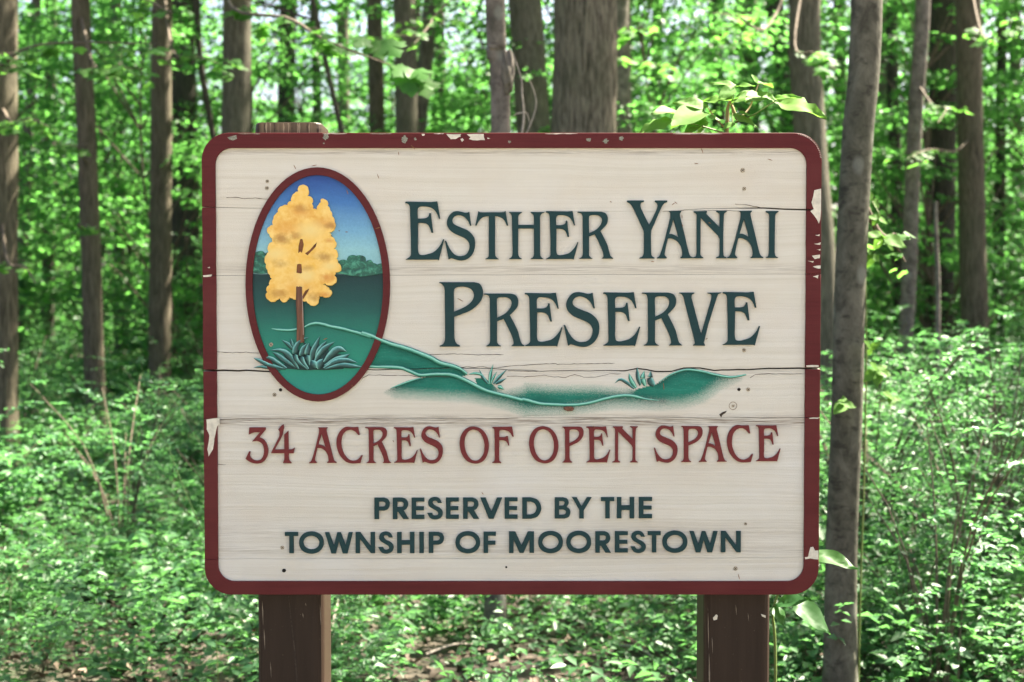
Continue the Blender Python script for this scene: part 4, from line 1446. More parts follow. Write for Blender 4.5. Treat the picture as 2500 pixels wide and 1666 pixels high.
fa = math_n(nt, 'ADD', attr(nt, 'al'), mrange(nt, n2, .25, .75, -.32, .32))
fa = math_n(nt, 'MULTIPLY', mrange(nt, fa, .0, .85), mrange(nt, attr(nt, 'al'), 0, .2))
nt.links.new(mix(nt, fa, cream_out, c), b.inputs['Base Color'])
link('painted_hill', me, m, SIGN)

# raised ridge lines and carved blades: 'u' runs across the stroke
m, nt, b = mat_new('painted_ridge')
u_ = attr(nt, 'u')
n1 = noise(nt, mapping(nt, (40, 40, 40)), 1.0, 3, .6)
c = ramp(nt, math_n(nt, 'ADD', u_, mrange(nt, n1, .2, .8, -.12, .12)), [(0.0, (.010, .09, .07)), (.32, (.025, .23, .17)), (.55, (.16, .50, .36)), (.72, (.34, .66, .52)), (.86, (.05, .30, .22)), (1, (.008, .08, .065))])
nt.links.new(c, b.inputs['Base Color'])
b.inputs['Roughness'].default_value = .5
bump(nt, b, n1, .3, .001)
M_ridge = m
m, nt, b = mat_new('painted_blade')
u_ = attr(nt, 'u')
n1 = noise(nt, mapping(nt, (60, 60, 60)), 1.0, 3, .6)
c = ramp(nt, math_n(nt, 'ADD', u_, mrange(nt, n1, .2, .8, -.16, .16)), [(0.0, (.006, .035, .036)), (.35, (.011, .065, .062)), (.60, (.022, .13, .115)), (.80, (.14, .42, .36)), (.92, (.30, .60, .50)), (1, (.03, .16, .14))])
nt.links.new(c, b.inputs['Base Color'])
b.inputs['Roughness'].default_value = .5
M_blade = m


def ribbon(name, line, widths, height, mat, base=0.0, prof=9):
    pts = smooth_path([Vector((x, y, 0)) for x, y in line], max(14, len(line) * 4))
    n = len(pts)
    V, U = [], []
    for i, p in enumerate(pts):
        a, b = pts[max(0, i - 1)], pts[min(n - 1, i + 1)]
        d = (b - a).normalized()
        nx, ny = -d.y, d.x
        if nx * 0 + ny * 1 > 0: nx, ny = -nx, -ny      # +v points up on the sign
        t = i / (n - 1)
        k = t * (len(widths) - 1)
        j = min(int(k), len(widths) - 2)
        w_ = widths[j] + (widths[j + 1] - widths[j]) * (k - j)
        for q in range(prof):
            v = q / (prof - 1) * 2 - 1
            h = height * math.sqrt(max(0, 1 - v * v)) * min(1, w_ / max(widths))
            V.append(tuple(sp(p.x + nx * v * w_ / 2, p.y + ny * v * w_ / 2, base + h)))
            U.append((v + 1) / 2)
    F = [(i * prof + q, i * prof + q + 1, (i + 1) * prof + q + 1, (i + 1) * prof + q) for i in range(n - 1) for q in range(prof - 1)]
    return link(name, np_mesh(name, V, F, {'u': U}, smooth=True), mat, SIGN)


ribbon('painted_ridge', L1[:4], [1.5, 7, 8.5, 8.5], .0035, M_ridge, EM - .001)
ribbon('painted_ridge', L1[4:], [5, 9, 9, 9, 10, 11, 12, 12, 12, 11, 6], .0040, M_ridge, .0030)
ribbon('painted_ridge', L2, [7, 9, 10, 9, 11, 11, 10, 10, 10, 9, 9, 9, 9, 1], .0042, M_ridge, -.0004)
ribbon('painted_ridge', L3, [1, 5, 6, 3], .0025, M_ridge, -.0003)
ribbon('painted_ridge', L4, [2, 5, 6, 7, 7, 7, 4], .003, M_ridge, -.0003)
ribbon('painted_ridge', L5, [2, 7, 7, 2], .003, M_ridge, -.0003)
BL = [([(650, 745), (600, 680), (495, 603)], 50), ([(645, 710), (630, 650), (620, 585)], 40), ([(480, 1010), (300, 985), (200, 970), (108, 985)], 34), ([(960, 880), (1000, 740), (1115, 612)], 55),
      ([(1080, 960), (1250, 890), (1425, 795)], 95), ([(690, 985), (540, 890), (440, 815), (365, 770)], 60), ([(870, 950), (840, 820), (850, 720), (870, 640)], 70), ([(890, 900), (930, 740), (1018, 550)], 62),
      ([(550, 1000), (350, 955), (200, 890), (110, 850)], 52), ([(560, 992), (430, 910), (330, 850), (245, 850)], 55), ([(720, 1000), (620, 850), (500, 750), (340, 745)], 66),
      ([(950, 895), (1050, 745), (1218, 625)], 68), ([(1070, 905), (1180, 790), (1280, 728), (1385, 765)], 84), ([(1080, 1000), (1300, 950), (1450, 960), (1600, 972)], 60), ([(1070, 990), (1220, 905), (1380, 880), (1535, 918)], 62),
      ([(860, 1000), (770, 870), (780, 730), (850, 650)], 60), ([(850, 1005), (700, 880), (680, 740), (740, 622), (868, 563)], 62), ([(960, 990), (930, 930), (900, 880)], 90), ([(1000, 1000), (1010, 930), (1060, 860)], 80)]
poly_solid('painted_tuft_base', [A2(x, y) for x, y in [(470, 985), (560, 900), (520, 800), (640, 830), (640, 700), (760, 760), (800, 640), (900, 700), (1000, 640), (1010, 760), (1120, 700), (1150, 800), (1300, 800), (1300, 880), (1420, 920), (1330, 1000), (1100, 1015), (950, 1012), (850, 1018), (700, 1010)]], .0032, -.0005, plain('painted_tuft_dark', (0.006, 0.04, 0.04), .55, 60, .4))
for i, (ln, wd) in enumerate(BL):
    wd = wd / 5.6 * 1.25
    ribbon('painted_blade', [A2(x, y) for x, y in ln], [wd * .35, wd * .85, wd, wd * .7, .6], .0032, M_blade, .0028 + .00022 * i)
for i, (tx, ty, bx_, wd) in enumerate([(1660, 645, 1770, 44), (1890, 668, 1810, 36), (2022, 638, 1840, 46), (1840, 573, 1790, 46), (2012, 758, 1870, 50), (1985, 905, 1900, 60)]):
    ribbon('painted_blade', [A3(bx_, 830 + (40 if i == 5 else 0)), A3((tx + bx_) / 2 - 12, (ty + 830) / 2 + 6), A3(tx, ty)], [wd / 5.35 * .5, wd / 5.35, .5], .0028, M_ridge if i % 2 else M_blade, .0004 + .0003 * i)
for i, (ln, wd) in enumerate([([(1090, 355), (1010, 290), (950, 262), (898, 300)], 34), ([(1110, 345), (1060, 270), (1038, 200)], 46), ([(1150, 320), (1125, 230), (1118, 140)], 46), ([(1200, 325), (1175, 250), (1190, 175)], 56), ([(1285, 325), (1250, 270), (1255, 175)], 72)]):
    wd /= 4.06
    ribbon('painted_blade', [A4(x, y) for x, y in ln], [wd * .5, wd, wd * .8, .5], .0030, M_ridge if i % 2 else M_blade, .0004 + .0003 * i)

# ---------------------------------------------------------------- wear: hairline cracks, chips, lichen, screws, holes, seeds
HC = [cv(A3, [(1400, 617), (1500, 605), (1600, 612), (1700, 603), (1830, 625), (2000, 604), (2353, 576)]) + cv(A4, [(150, 110), (318, 105), (322, 112), (560, 106), (900, 100)]),
      cv(A3, [(130, 760), (210, 715), (400, 714), (470, 718), (730, 720), (890, 746), (1400, 733)]) ,
      cv(A3, [(2020, 728), (2150, 727), (2230, 738)]) + cv(A4, [(0, 236), (200, 220), (300, 236), (410, 240), (500, 213), (590, 238), (700, 238), (850, 206), (960, 205)]),
      cv(A4, [(2240, 246), (2290, 215), (2353, 206)]) + [(1930, 911), (1965, 911)],
      [(530, 857), (560, 859), (600, 858), (622, 860), (655, 860)], [(1045, 864), (1100, 862), (1160, 864), (1230, 864)],
      [(555, 482), (575, 480), (600, 484), (625, 482), (655, 485), (668, 484)], [(1793, 497), (1820, 499), (1838, 502), (1862, 507)], [(1616, 515), (1660, 513), (1690, 511), (1740, 513), (1770, 513), (1808, 514)],
      [(530, 1133), (550, 1134)], [(1240, 903), (1290, 905), (1320, 904)]]
for pl in HC:
    pts = []
    for (x0, y0), (x1, y1) in zip(pl, pl[1:]):
        m_n = max(1, int(abs(x1 - x0) / 8))
        for k in range(m_n):
            t = k / m_n
            pts.append((x0 + (x1 - x0) * t, y0 + (y1 - y0) * t + gw.uniform(-.7, .7), gw.uniform(.7, 1.5)))
    pts.append((pl[-1][0], pl[-1][1], .3))
    strip('crack', pts, .0007, M_crack)
BF = 0.0057
C5 = lambda x, y: (700 + x / 2.941, y / 2.941)
C6 = lambda x, y: (1400 + x * .4675, y * .4675)
C7 = lambda x, y: (x / 2.0467, 900 + y / 2.0467)
C8 = lambda x, y: (1650 + x * .5523, 800 + y * .5523)
C1 = lambda x, y: (480 + x / 2.119, 300 + y / 2.119)
for A, lp in ((C5, [(1150, 964), (1255, 964), (1250, 985), (1232, 990), (1215, 1000), (1180, 1002), (1165, 985)]), (C5, [(1295, 966), (1415, 964), (1425, 1008), (1370, 1010), (1310, 1000), (1322, 985)]),
              (C5, [(973, 964), (996, 964), (992, 976), (978, 978)]), (C5, [(1250, 1000), (1265, 994), (1275, 1008), (1262, 1020)]), (C5, [(1440, 990), (1460, 995), (1445, 1000)]),
              (C7, [(1030, 250), (1062, 245), (1097, 242), (1098, 275), (1085, 282), (1076, 320), (1070, 345), (1062, 400), (1040, 436), (1034, 400), (1045, 330), (1032, 300)]),
              (C6, [(1250, 992), (1285, 984), (1285, 1090), (1283, 1130), (1275, 1165), (1262, 1140), (1230, 1100), (1248, 1090), (1236, 1055)]),
              (C6, [(1240, 1332), (1282, 1326), (1280, 1345), (1255, 1350)]), (C6, [(1215, 1358), (1250, 1360), (1245, 1368)]), (C6, [(1245, 1388), (1285, 1382), (1285, 1398), (1262, 1396)]), (C6, [(1250, 1270), (1285, 1262), (1282, 1276)]),
              (C6, [(1255, 1225), (1280, 1220), (1278, 1230)]), (C6, [(1245, 1440), (1275, 1432), (1272, 1450)]), (C6, [(1262, 1300), (1284, 1296), (1283, 1306)]),
              (C8, [(575, 1014), (590, 1012), (600, 970), (612, 968), (620, 985), (635, 985), (635, 1025), (600, 1020), (577, 1024)]), (C8, [(575, 163), (630, 162), (630, 170), (577, 169)]), (C8, [(590, 395), (632, 395), (630, 399), (592, 399)]),
              (C1, [(35, 785), (85, 780), (80, 790), (40, 793)]), (C1, [(60, 745), (75, 740), (72, 748)])):
    loop = [A(x, y) for x, y in lp]
    big = []
    for i, p in enumerate(loop):
        q = loop[(i + 1) % len(loop)]
        big.append(p)
        if math.hypot(q[0] - p[0], q[1] - p[1]) > 6:
            big.append(((p[0] + q[0]) / 2 + gw.uniform(-1, 1), (p[1] + q[1]) / 2 + gw.uniform(-1, 1)))
    big = [(min(max(x, OX0 + 1), OX1 - 1), max(y, OY0 + 1.2)) for x, y in big]
    flat_poly('paint_chip', big, BF, M_primer)
flat_poly('paint_chip', [C1(x, y) for x, y in [(168, 76), (215, 64), (218, 84), (198, 92), (180, 88)]], BF, M_lichen)
# worn paint and painted-on light catching the edge along the upper rim
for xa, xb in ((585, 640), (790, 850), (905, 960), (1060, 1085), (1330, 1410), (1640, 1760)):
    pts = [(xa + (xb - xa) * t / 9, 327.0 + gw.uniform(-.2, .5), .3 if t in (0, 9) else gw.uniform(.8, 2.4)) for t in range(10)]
    strip('worn_lit_edge', pts, BF, M_lichen if xa % 2 else M_primer)
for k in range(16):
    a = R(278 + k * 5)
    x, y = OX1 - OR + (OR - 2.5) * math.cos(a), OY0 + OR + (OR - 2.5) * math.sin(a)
    strip('worn_lit_edge', [(x - 2, y - 1, .4), (x, y, gw.uniform(.8, 2)), (x + 2, y + 2.5, .4)], BF, M_primer)


def disc(name, x, y, r, out, mat, n=14, wob=0.0):
    return flat_poly(name, [(x + r * (1 + gw.uniform(-wob, wob)) * math.cos(2 * math.pi * k / n), y + r * (1 + gw.uniform(-wob, wob)) * math.sin(2 * math.pi * k / n)) for k in range(n)], out, mat)


for x, y, r in [(C5(850, 1003) + (8,)), (C5(928, 1000) + (3,)), (C5(290, 985) + (7,)), (C5(275, 1030) + (2,)), (C5(2165, 1005) + (5,)), (C5(2285, 1015) + (6,)), (1515, 338, 5), (C5(1600, 1020) + (3.5,))]:
    disc('lichen_spot', x, y, r, BF, M_lichen, 18, .45)
for x, y, r in [(1815, 459.5, 5), (1817, 853, 5), (1827.6, 949, 5), (686, 1338, 5), (1799, 1389.5, 5.5), (1823, 1279, 4), (654.6, 441.5, 4.5), (653.6, 458, 5), (669, 962, 5.2), (662, 839, 5), (1811, 415, 6)]:
    o_ = EM if (x, y) == (662, 839) else 0
    s_ = poly_solid('screw', ellipse(x, y, r, r, 14), o_ + .0011, o_ - .001, M_steel, bevel=.0003)
    q = strip('screw_slot', [(x - r * .6, y - r * .6, 1.0), (x + r * .6, y + r * .6, 1.0)], o_ + .00125, M_dark)
    q2 = strip('screw_slot', [(x - r * .6, y + r * .6, 1.0), (x + r * .6, y - r * .6, 1.0)], o_ + .00125, M_dark)
    q.parent = s_; q2.parent = s_
for x, y, r in [(1805, 949, 4), (684, 950, 4.2), (690, 1394.5, 5), (1236, 1386, 2.6)]:
    disc('bored_hole', x, y, r, .0008, M_dark, 12, .12)
ring = ellipse(1790.6, 989, 10, 10, 20)
poly_solid('knot_ring', ring, .0006, -.0005, plain('knot_edge', (0.26, 0.20, 0.14), .9), holes=[ellipse(1790.6, 989, 8.8, 8.6, 20)])
disc('knot', 1791, 989, 4, .0008, M_steel, 12, .4)
flat_poly('knot', [(1757, 1010), (1766, 1004), (1776, 1001), (1772, 1007), (1764, 1012), (1762, 1018)], .0008, M_crack)
poly_solid('cocoon', [A4(x, y) for x, y in [(385, 540), (420, 528), (470, 530), (495, 545), (480, 572), (430, 576), (398, 562)]], .006, -.0005, plain('cocoon_brown', (0.16, 0.07, 0.045), .8, 200, .4), bevel=.0012)
M_seed = plain('dry_seed', (0.24, 0.12, 0.05), .8, 200, .4)
for (x, y, a, l) in [(1010, 360, .8, 14), (975, 375, 1.4, 8), (925, 430, 1.2, 12), (1642, 497, -.6, 9), (1648, 494, .7, 8), (1592, 637, .1, 8), (1490, 492, .4, 5), (1124, 730, .5, 16), (1663, 528, 1.5, 9), (1664, 549, 1.3, 6), (1730, 543, .6, 6), (1724, 825, -.5, 6), (1620, 941, 1.5, 16),
                     (1711, 368, 1.2, 14), (1876, 390, .3, 12), (1697, 399, .1, 10), (1806, 1408, 1.3, 14), (925, 555, -.3, 14), (850, 468, 1.2, 12), (723, 408, 1.1, 12), (770, 404, -.2, 12), (848, 565, 0, 7), (812, 575, 1, 5), (830, 562, .4, 4), (795, 825, -.4, 10), (1178, 1203, .9, 7), (860, 940, 1.4, 6), (1450, 1040, 1, 5), (960, 1075, 1.1, 6)]:
    dx, dy = math.cos(a) * l / 2, math.sin(a) * l / 2
    V_, F_ = tube_arrays([sp(x - dx, y - dy, .0065), sp(x, y, .0075), sp(x + dx, y + dy, .0065)], [.0004, .0009, .0004], 5)
    link('dry_seed', np_mesh('dry_seed', [tuple(v) for v in V_], F_), M_seed, SIGN)

# ================================================================== single plants and fallen wood
def leaf_mesh(name, prof, n=9, fold=.16, droop=.10, wave=.03, seed=0):
    """unit leaf: along +X from 0 to 1, half width given by prof(t), normal +Z"""
    g = np.random.default_rng(seed)
    V, F = [], []
    for i in range(n):
        t = i / (n - 1)
        hw = prof(t)
        zc = -droop * t * t
        for s in (-1, -.5, 0, .5, 1):
            V.append((t, s * hw, zc + fold * abs(s) * hw + wave * math.sin(9 * t + s * 3 + seed)))
    for i in range(n - 1):
        for k in range(4):
            F.append((i * 5 + k, i * 5 + k + 1, (i + 1) * 5 + k + 1, (i + 1) * 5 + k))
    me = np_mesh(name, V, F, {'rnd': np.full(len(V), g.random())}, smooth=True)
    return me


ovate = lambda t: max(.004, .30 * math.sin(math.pi * min(1, t ** .75)) ** .85 * (1.15 - .35 * t))
toothed = lambda t: max(.004, .27 * math.sin(math.pi * min(1, t ** .7)) ** .8 * (1.15 - .4 * t) * (1 + .16 * math.sin(t * 22)))
lance = lambda t: max(.004, .17 * math.sin(math.pi * t ** .8))


def maple_leaf(name, seed):
    """five-lobed leaf, unit length along +X"""
    half = [(0, .0), (.02, .10), (-.06, .30), (.08, .27), (.12, .36), (.22, .30), (.30, .56), (.42, .42), (.52, .50), (.55, .30), (.62, .17), (.72, .27), (.80, .16), (1.0, 0)]
    pts = half + [(x, -y) for x, y in reversed(half[1:-1])]
    n = len(pts)
    g = np.random.default_rng(seed)
    V = [(.32, 0, .02)] + [(x, y, -.10 * x * x - .35 * y * y + .02 * math.sin(11 * y + seed)) for x, y in pts]
    F = [(0, 1 + i, 1 + (i + 1) % n) for i in range(n)]
    return np_mesh(name, V, F, {'rnd': np.full(len(V), g.random())})


LEAF = {'ovate': [leaf_mesh('ovate_leaf', ovate, seed=k) for k in range(3)], 'toothed': [leaf_mesh('toothed_leaf', toothed, 15, seed=4 + k) for k in range(3)],
        'broad': [leaf_mesh('broad_leaf', ovate, seed=k) for k in range(3)], 'lance': [leaf_mesh('narrow_leaf', lance, seed=8 + k) for k in range(2)], 'maple': [maple_leaf('maple_leaf', k) for k in range(4)]}
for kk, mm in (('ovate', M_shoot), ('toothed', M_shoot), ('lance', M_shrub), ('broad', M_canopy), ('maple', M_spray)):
    for me in LEAF[kk]: me.materials.append(mm)


def put_leaf(parent, base, tip, up, kind, k=0, wscale=1.0, name='leaf'):
    """base, tip world positions; up = leaf normal hint"""
    d = tip - base
    L = d.length
    x = d / L
    z = (up - x * up.dot(x)).normalized()
    y = z.cross(x)
    o = bpy.data.objects.new(name, LEAF[kind][k % len(LEAF[kind])])
    COL.objects.link(o)
    m = Matrix(((x.x, y.x, z.x, 0), (x.y, y.y, z.y, 0), (x.z, y.z, z.z, 0), (0, 0, 0, 1)))
    o.parent = parent
    o.matrix_local = Matrix.Translation(base - parent.location) @ m @ Matrix.Diagonal((L, L * wscale, L, 1))
    return o


def stem_part(parent, pts, r0, r1, mat, name='stem', seg=6):
    P = smooth_path([p - parent.location for p in pts], max(6, len(pts) * 4))
    return link(name, tube_mesh(name, [(P, list(np.linspace(r0, r1, len(P))))], seg), mat, parent)


gd = random.Random(12)
# --- bright leafy shoot standing up behind the sign's top edge
Y6 = 3.02
W6 = lambda x, y, dy=0.0: at(1400 + x * .4675, y * .4675, Y6 + dy)
foot = W6(800, 690); foot = Vector((foot.x, Y6 + .02, 0.0))
sh = empty('leafy_shoot', tuple(foot))
tag(sh, 'bright green leafy shoot rising behind the top edge of the sign', 'plant')
stem_part(sh, [foot, Vector((foot.x + .02, Y6, 1.0)), W6(800, 700), W6(860, 630), W6(920, 560, .02), W6(965, 440, .04)], .006, .0012, M_redstem)
stem_part(sh, [W6(810, 690), W6(735, 610, -.02), W6(700, 560, -.03)], .0022, .001, M_redstem)
stem_part(sh, [W6(800, 700), W6(650, 655, -.03), W6(510, 625, -.05)], .0022, .001, M_greenstem)
stem_part(sh, [W6(845, 640), W6(940, 600, -.03), W6(1060, 525, -.06)], .0022, .001, M_greenstem)
stem_part(sh, [W6(830, 660), W6(830, 560, .02), W6(845, 450, .03)], .0018, .0008, M_greenstem)
for i, (bx, by, tx, ty, ws, kd) in enumerate([
        (705, 556, 522, 524, 1.0, 'ovate'), (850, 448, 712, 424, .9, 'ovate'), (850, 452, 948, 440, .9, 'ovate'), (962, 432, 930, 384, 1.3, 'ovate'), (966, 436, 1048, 442, .9, 'ovate'),
        (842, 458, 756, 512, 1.2, 'ovate'), (832, 522, 655, 514, .9, 'toothed'), (962, 488, 826, 522, 1.1, 'ovate'), (960, 484, 1070, 522, 1.1, 'toothed'), (1058, 524, 1318, 586, .95, 'toothed'),
        (1050, 512, 1190, 498, .8, 'toothed'), (682, 574, 512, 640, 1.2, 'ovate'), (556, 585, 412, 574, .9, 'ovate'), (512, 626, 322, 696, .95, 'toothed'), (690, 602, 575, 700, 1.1, 'ovate'),
        (702, 648, 578, 662, 1.0, 'ovate'), (832, 600, 966, 656, 1.1, 'toothed'), (860, 592, 950, 600, 1.0, 'ovate'), (842, 642, 776, 672, 1.2, 'ovate'), (702, 612, 776, 622, 1.1, 'ovate'), (745, 582, 655, 606, 1.0, 'ovate'),
        (900, 480, 800, 545, .8, 'ovate'), (700, 640, 640, 700, 1.0, 'ovate'), (1000, 500, 905, 512, 1.0, 'ovate')]):
    b = W6(bx, by, gd.uniform(-.05, .05)); t = W6(tx, ty, gd.uniform(-.09, .03))
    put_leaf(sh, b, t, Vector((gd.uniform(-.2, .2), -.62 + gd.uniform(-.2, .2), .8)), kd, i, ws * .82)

# --- creeper on the mottled trunk
tr15, P15, _ = TREES[15]
Y15 = 4.9
W8 = lambda x, y, dy=0.0: at(1650 + x * .5523, 800 + y * .5523, Y15 - .1 + dy)
Wr = lambda x, y, dy=0.0: at(1400 + x * .4675, y * .4675, Y15 + dy)
vb = W8(830, 1568); vb = Vector((vb.x, Y15 - .02, 0))
vine = empty('creeper_vine', tuple(vb))
tag(vine, 'green creeper with palmate leaves climbing the mottled grey trunk', 'vine')
stem_part(vine, [vb, W8(815, 1200, .06), W8(828, 800, .06), W8(838, 400, .06), W8(842, 60, .06), Wr(1525, 1250), Wr(1540, 1000), Wr(1560, 700)], .004, .0015, M_greenstem)
for cx, cy, tips, W in ((745, 335, [(698, 378), (742, 298), (798, 352), (715, 325), (770, 365)], W8), (890, 190, [(955, 212), (828, 236), (890, 262), (935, 165), (860, 150)], W8),
                        (862, 95, [(835, 55), (905, 60), (850, 125)], W8), (960, 310, [(915, 285), (1000, 320), (945, 345)], W8), (1560, 1050, [(1600, 1085), (1535, 985), (1590, 1040)], Wr),
                        (1590, 1140, [(1645, 1165), (1530, 1130), (1560, 1180), (1600, 1110)], Wr), (1620, 1240, [(1745, 1285), (1520, 1215), (1600, 1205), (1680, 1310), (1560, 1300)], Wr), (1560, 1330, [(1530, 1400), (1600, 1370), (1520, 1300)], Wr)):
    c = W(cx, cy)
    j = min(range(len(P15)), key=lambda a: abs(P15[a].z + tr15.location.z - c.z))
    stem_part(vine, [P15[j] + tr15.location + Vector((.07 if cx > 800 else -.02, -.07, 0)), c], .0014, .001, M_greenstem, 'leaf_stalk')
    for i, (tx, ty) in enumerate(tips):
        put_leaf(vine, c, W(tx, ty, gd.uniform(-.04, .02)), Vector((gd.uniform(-.2, .2), -.7, .7)), 'ovate', i, 1.15)

# --- broad-leaved seedling beside the right post
Wp = lambda x, y, dy=0.0: at(1650 + x * .5523, 800 + y * .5523, 3.15 + dy)
fb = Wp(450, 1568); fb = Vector((fb.x, 3.18, 0))
bp = empty('broadleaf_seedling', tuple(fb))
tag(bp, 'broad-leaved seedling with large light green leaves beside the right sign post', 'plant')
stem_part(bp, [fb, Wp(440, 1500), Wp(430, 1250), Wp(500, 1100), Wp(600, 1000)], .004, .0015, M_greenstem)
for i, (bx, by, tx, ty, ws) in enumerate([(600, 998, 805, 1052, .75), (520, 1210, 690, 1345, .9), (440, 1225, 590, 1190, .8), (430, 1230, 480, 1310, .9)]):
    put_leaf(bp, Wp(bx, by), Wp(tx, ty, -.05), Vector((.1, -.6, .8)), 'broad', i, ws)

# --- slender vine stem with whorls left of the sign
Wv = lambda x, y, dy=0.0: at(x / 2.0467, 900 + y / 2.0467, 4.5 + dy)
vb = Wv(1150, 1400); vb = at(730, 1600, 4.55); vb = Vector((vb.x, 4.55, 0))
sv = empty('slender_climber', tuple(vb))
tag(sv, 'slender climbing stem with small leaf whorls slanting behind the left sign edge', 'vine')
stem_part(sv, [vb, Wv(1360, 1160), Wv(1160, 1010), Wv(1030, 840), Wv(970, 720), Wv(920, 600), Wv(880, 500), Wv(830, 370), Wv(762, 200), Wv(715, 20), Wv(700, -60)], .002, .0008, plain('dark_green_stem', (0.06, 0.11, 0.03), .6))
for cx, cy, s_ in ((730, 60, 1), (762, 200, 1.1), (835, 370, .8), (705, -40, .7), (880, 500, .5)):
    for k in range(6):
        a = k * 1.05 + gd.uniform(-.2, .2)
        put_leaf(sv, Wv(cx, cy), Wv(cx + 42 * s_ * math.cos(a), cy + 34 * s_ * math.sin(a), gd.uniform(-.02, .02)), Vector((0, -.7, .7)), 'lance', k, 1.3)

# --- weeds before the log
for wi, (cx, y0, y1, lab) in enumerate([(1085, 1568, 1330, 'upright weed with narrow leaves beside the left sign post, the taller of two'), (1215, 1640, 1500, 'small weed with narrow leaves close beside the left sign post'), (535, 1420, 1090, 'thin bare-stemmed weed among the herbs left of the fallen log'), (1000, 1640, 1440, 'short narrow-leaved weed in front of the fallen log')]):
    Ww = lambda x, y, dy=0.0: at(x / 2.0467, 900 + y / 2.0467, 4.7 + .1 * wi + dy)
    f0 = Ww(cx, y0); f0 = Vector((f0.x, f0.y, 0.0))
    e = empty('weed', tuple(f0))
    tag(e, lab, 'weed')
    top = Ww(cx + gd.uniform(-15, 15), y1)
    stem_part(e, [f0, f0.lerp(top, .5) + Vector((.005, 0, 0)), top], .0025, .0012, M_greenstem)
    for q in range(7 if wi != 2 else 4):
        t = 1 - q * .12
        b = f0.lerp(top, t)
        a = q * 2.4
        put_leaf(e, b, b + Vector((math.cos(a) * .055, math.sin(a) * .055, .018)), Vector((0, -.2, 1)), 'lance', q, 1.4)


# --- maple limbs reaching into view from the trees
def maple_limb(key, pts, nleaf, size, spread, start_z=None, twigs=4, seed=1):
    root, P, rad = TREES[key]
    g = random.Random(seed)
    wp = [at(*p) for p in pts]
    if start_z is not None:
        j = min(range(len(P)), key=lambda a: abs(P[a].z - start_z))
        wp = [P[j] + root.location] + wp
    stem_part(root, wp, .014, .003, M_twig, 'limb')
    dense = smooth_path(wp, 40)
    lo = int(40 * (1 if start_z is not None else 0) / len(wp))
    for i in range(twigs):
        c = dense[g.randint(lo, 38)]
        e = c + Vector((g.uniform(-1, 1) * spread, g.uniform(-1, .6) * spread, -g.uniform(.05, .35) * spread))
        stem_part(root, [c, c.lerp(e, .5) + Vector((0, 0, .02)), e], .004, .0015, M_twig, 'twig', 5)
        for k in range(nleaf // (twigs + 1)):
            b = c.lerp(e, g.uniform(.35, 1)) + Vector((g.uniform(-.04, .04), g.uniform(-.04, .04), g.uniform(-.03, .03)))
            a = g.uniform(0, 6.28)
            L = size * g.uniform(.7, 1.15)
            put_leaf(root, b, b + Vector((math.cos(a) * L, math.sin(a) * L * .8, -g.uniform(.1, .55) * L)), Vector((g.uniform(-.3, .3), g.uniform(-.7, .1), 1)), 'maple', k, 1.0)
    for k in range(nleaf // (twigs + 1)):
        b = dense[g.randint(lo + 2, 39)] + Vector((g.uniform(-.03, .03), g.uniform(-.03, .03), g.uniform(-.03, .02)))
        a = g.uniform(0, 6.28)
        L = size * g.uniform(.7, 1.15)
        put_leaf(root, b, b + Vector((math.cos(a) * L, math.sin(a) * L * .8, -g.uniform(.1, .5) * L)), Vector((g.uniform(-.3, .3), g.uniform(-.7, .1), 1)), 'maple', k, 1.0)


maple_limb(1, [(0, 165, 10.5), (45, 128, 10.0), (110, 108, 9.4), (225, 104, 8.8), (384, 107, 8.4)], 70, .095, .32, None, 7, 3)
maple_limb(5, [(560, 10, 9.6), (700, 44, 8.4), (782, 92, 7.8), (870, 129, 7.4), (972, 166, 7.2)], 44, .10, .22, 4.6, 5, 5)
maple_limb(3, [(330, -40, 10.2), (380, 10, 9.4), (420, 30, 9.0)], 26, .10, .25, 4.9, 3, 8)
maple_limb(8, [(760, -60, 11), (690, -10, 10), (640, 25, 9.4)], 30, .10, .3, 5.2, 4, 9)
maple_limb(2, [(200, 380, 11.5), (190, 360, 11.0), (215, 350, 10.6)], 14, .09, .2, 2.6, 2, 10)
maple_limb(2, [(205, 560, 11.7), (190, 548, 11.3), (230, 555, 11.0)], 18, .09, .22, 2.1, 2, 11)
maple_limb(13, [(1880, 60, 11), (1800, 40, 10.4), (1720, 30, 10)], 36, .10, .35, 4.6, 5, 13)
maple_limb(16, [(2280, 260, 12.6), (2310, 265, 12.2), (2290, 300, 11.8)], 22, .10, .28, 3.4, 3, 14)
maple_limb(19, [(2330, 370, 13.5), (2270, 365, 13.0), (2210, 390, 12.6)], 34, .10, .35, 3.0, 4, 15)
maple_limb(12, [(1470, 120, 13.8), (1560, 150, 13.2), (1650, 165, 12.8)], 60, .11, .5, 4.3, 6, 16)

maple_limb(1, [(30, 300, 10.2), (70, 290, 9.6), (120, 310, 9.2)], 30, .09, .25, 3.0, 3, 21)
maple_limb(1, [(20, 640, 10.2), (60, 650, 9.8), (90, 700, 9.5)], 26, .09, .25, 2.0, 3, 22)
maple_limb(3, [(420, 120, 12.6), (470, 130, 11.8), (520, 150, 11.2)], 44, .10, .35, 4.6, 4, 23)
maple_limb(2, [(230, 160, 11.2), (290, 165, 10.4), (350, 170, 9.8)], 50, .10, .35, 3.9, 5, 24)
maple_limb(15, [(2140, 560, 5.0), (2180, 590, 5.0), (2210, 640, 5.0)], 16, .05, .10, 1.9, 2, 25)
maple_limb(19, [(2400, 90, 12.8), (2450, 60, 12.2), (2500, 50, 11.8)], 50, .11, .4, 4.6, 5, 26)
maple_limb(13, [(1940, 110, 11.2), (1990, 130, 10.8), (2040, 170, 10.4)], 40, .10, .3, 4.2, 4, 27)
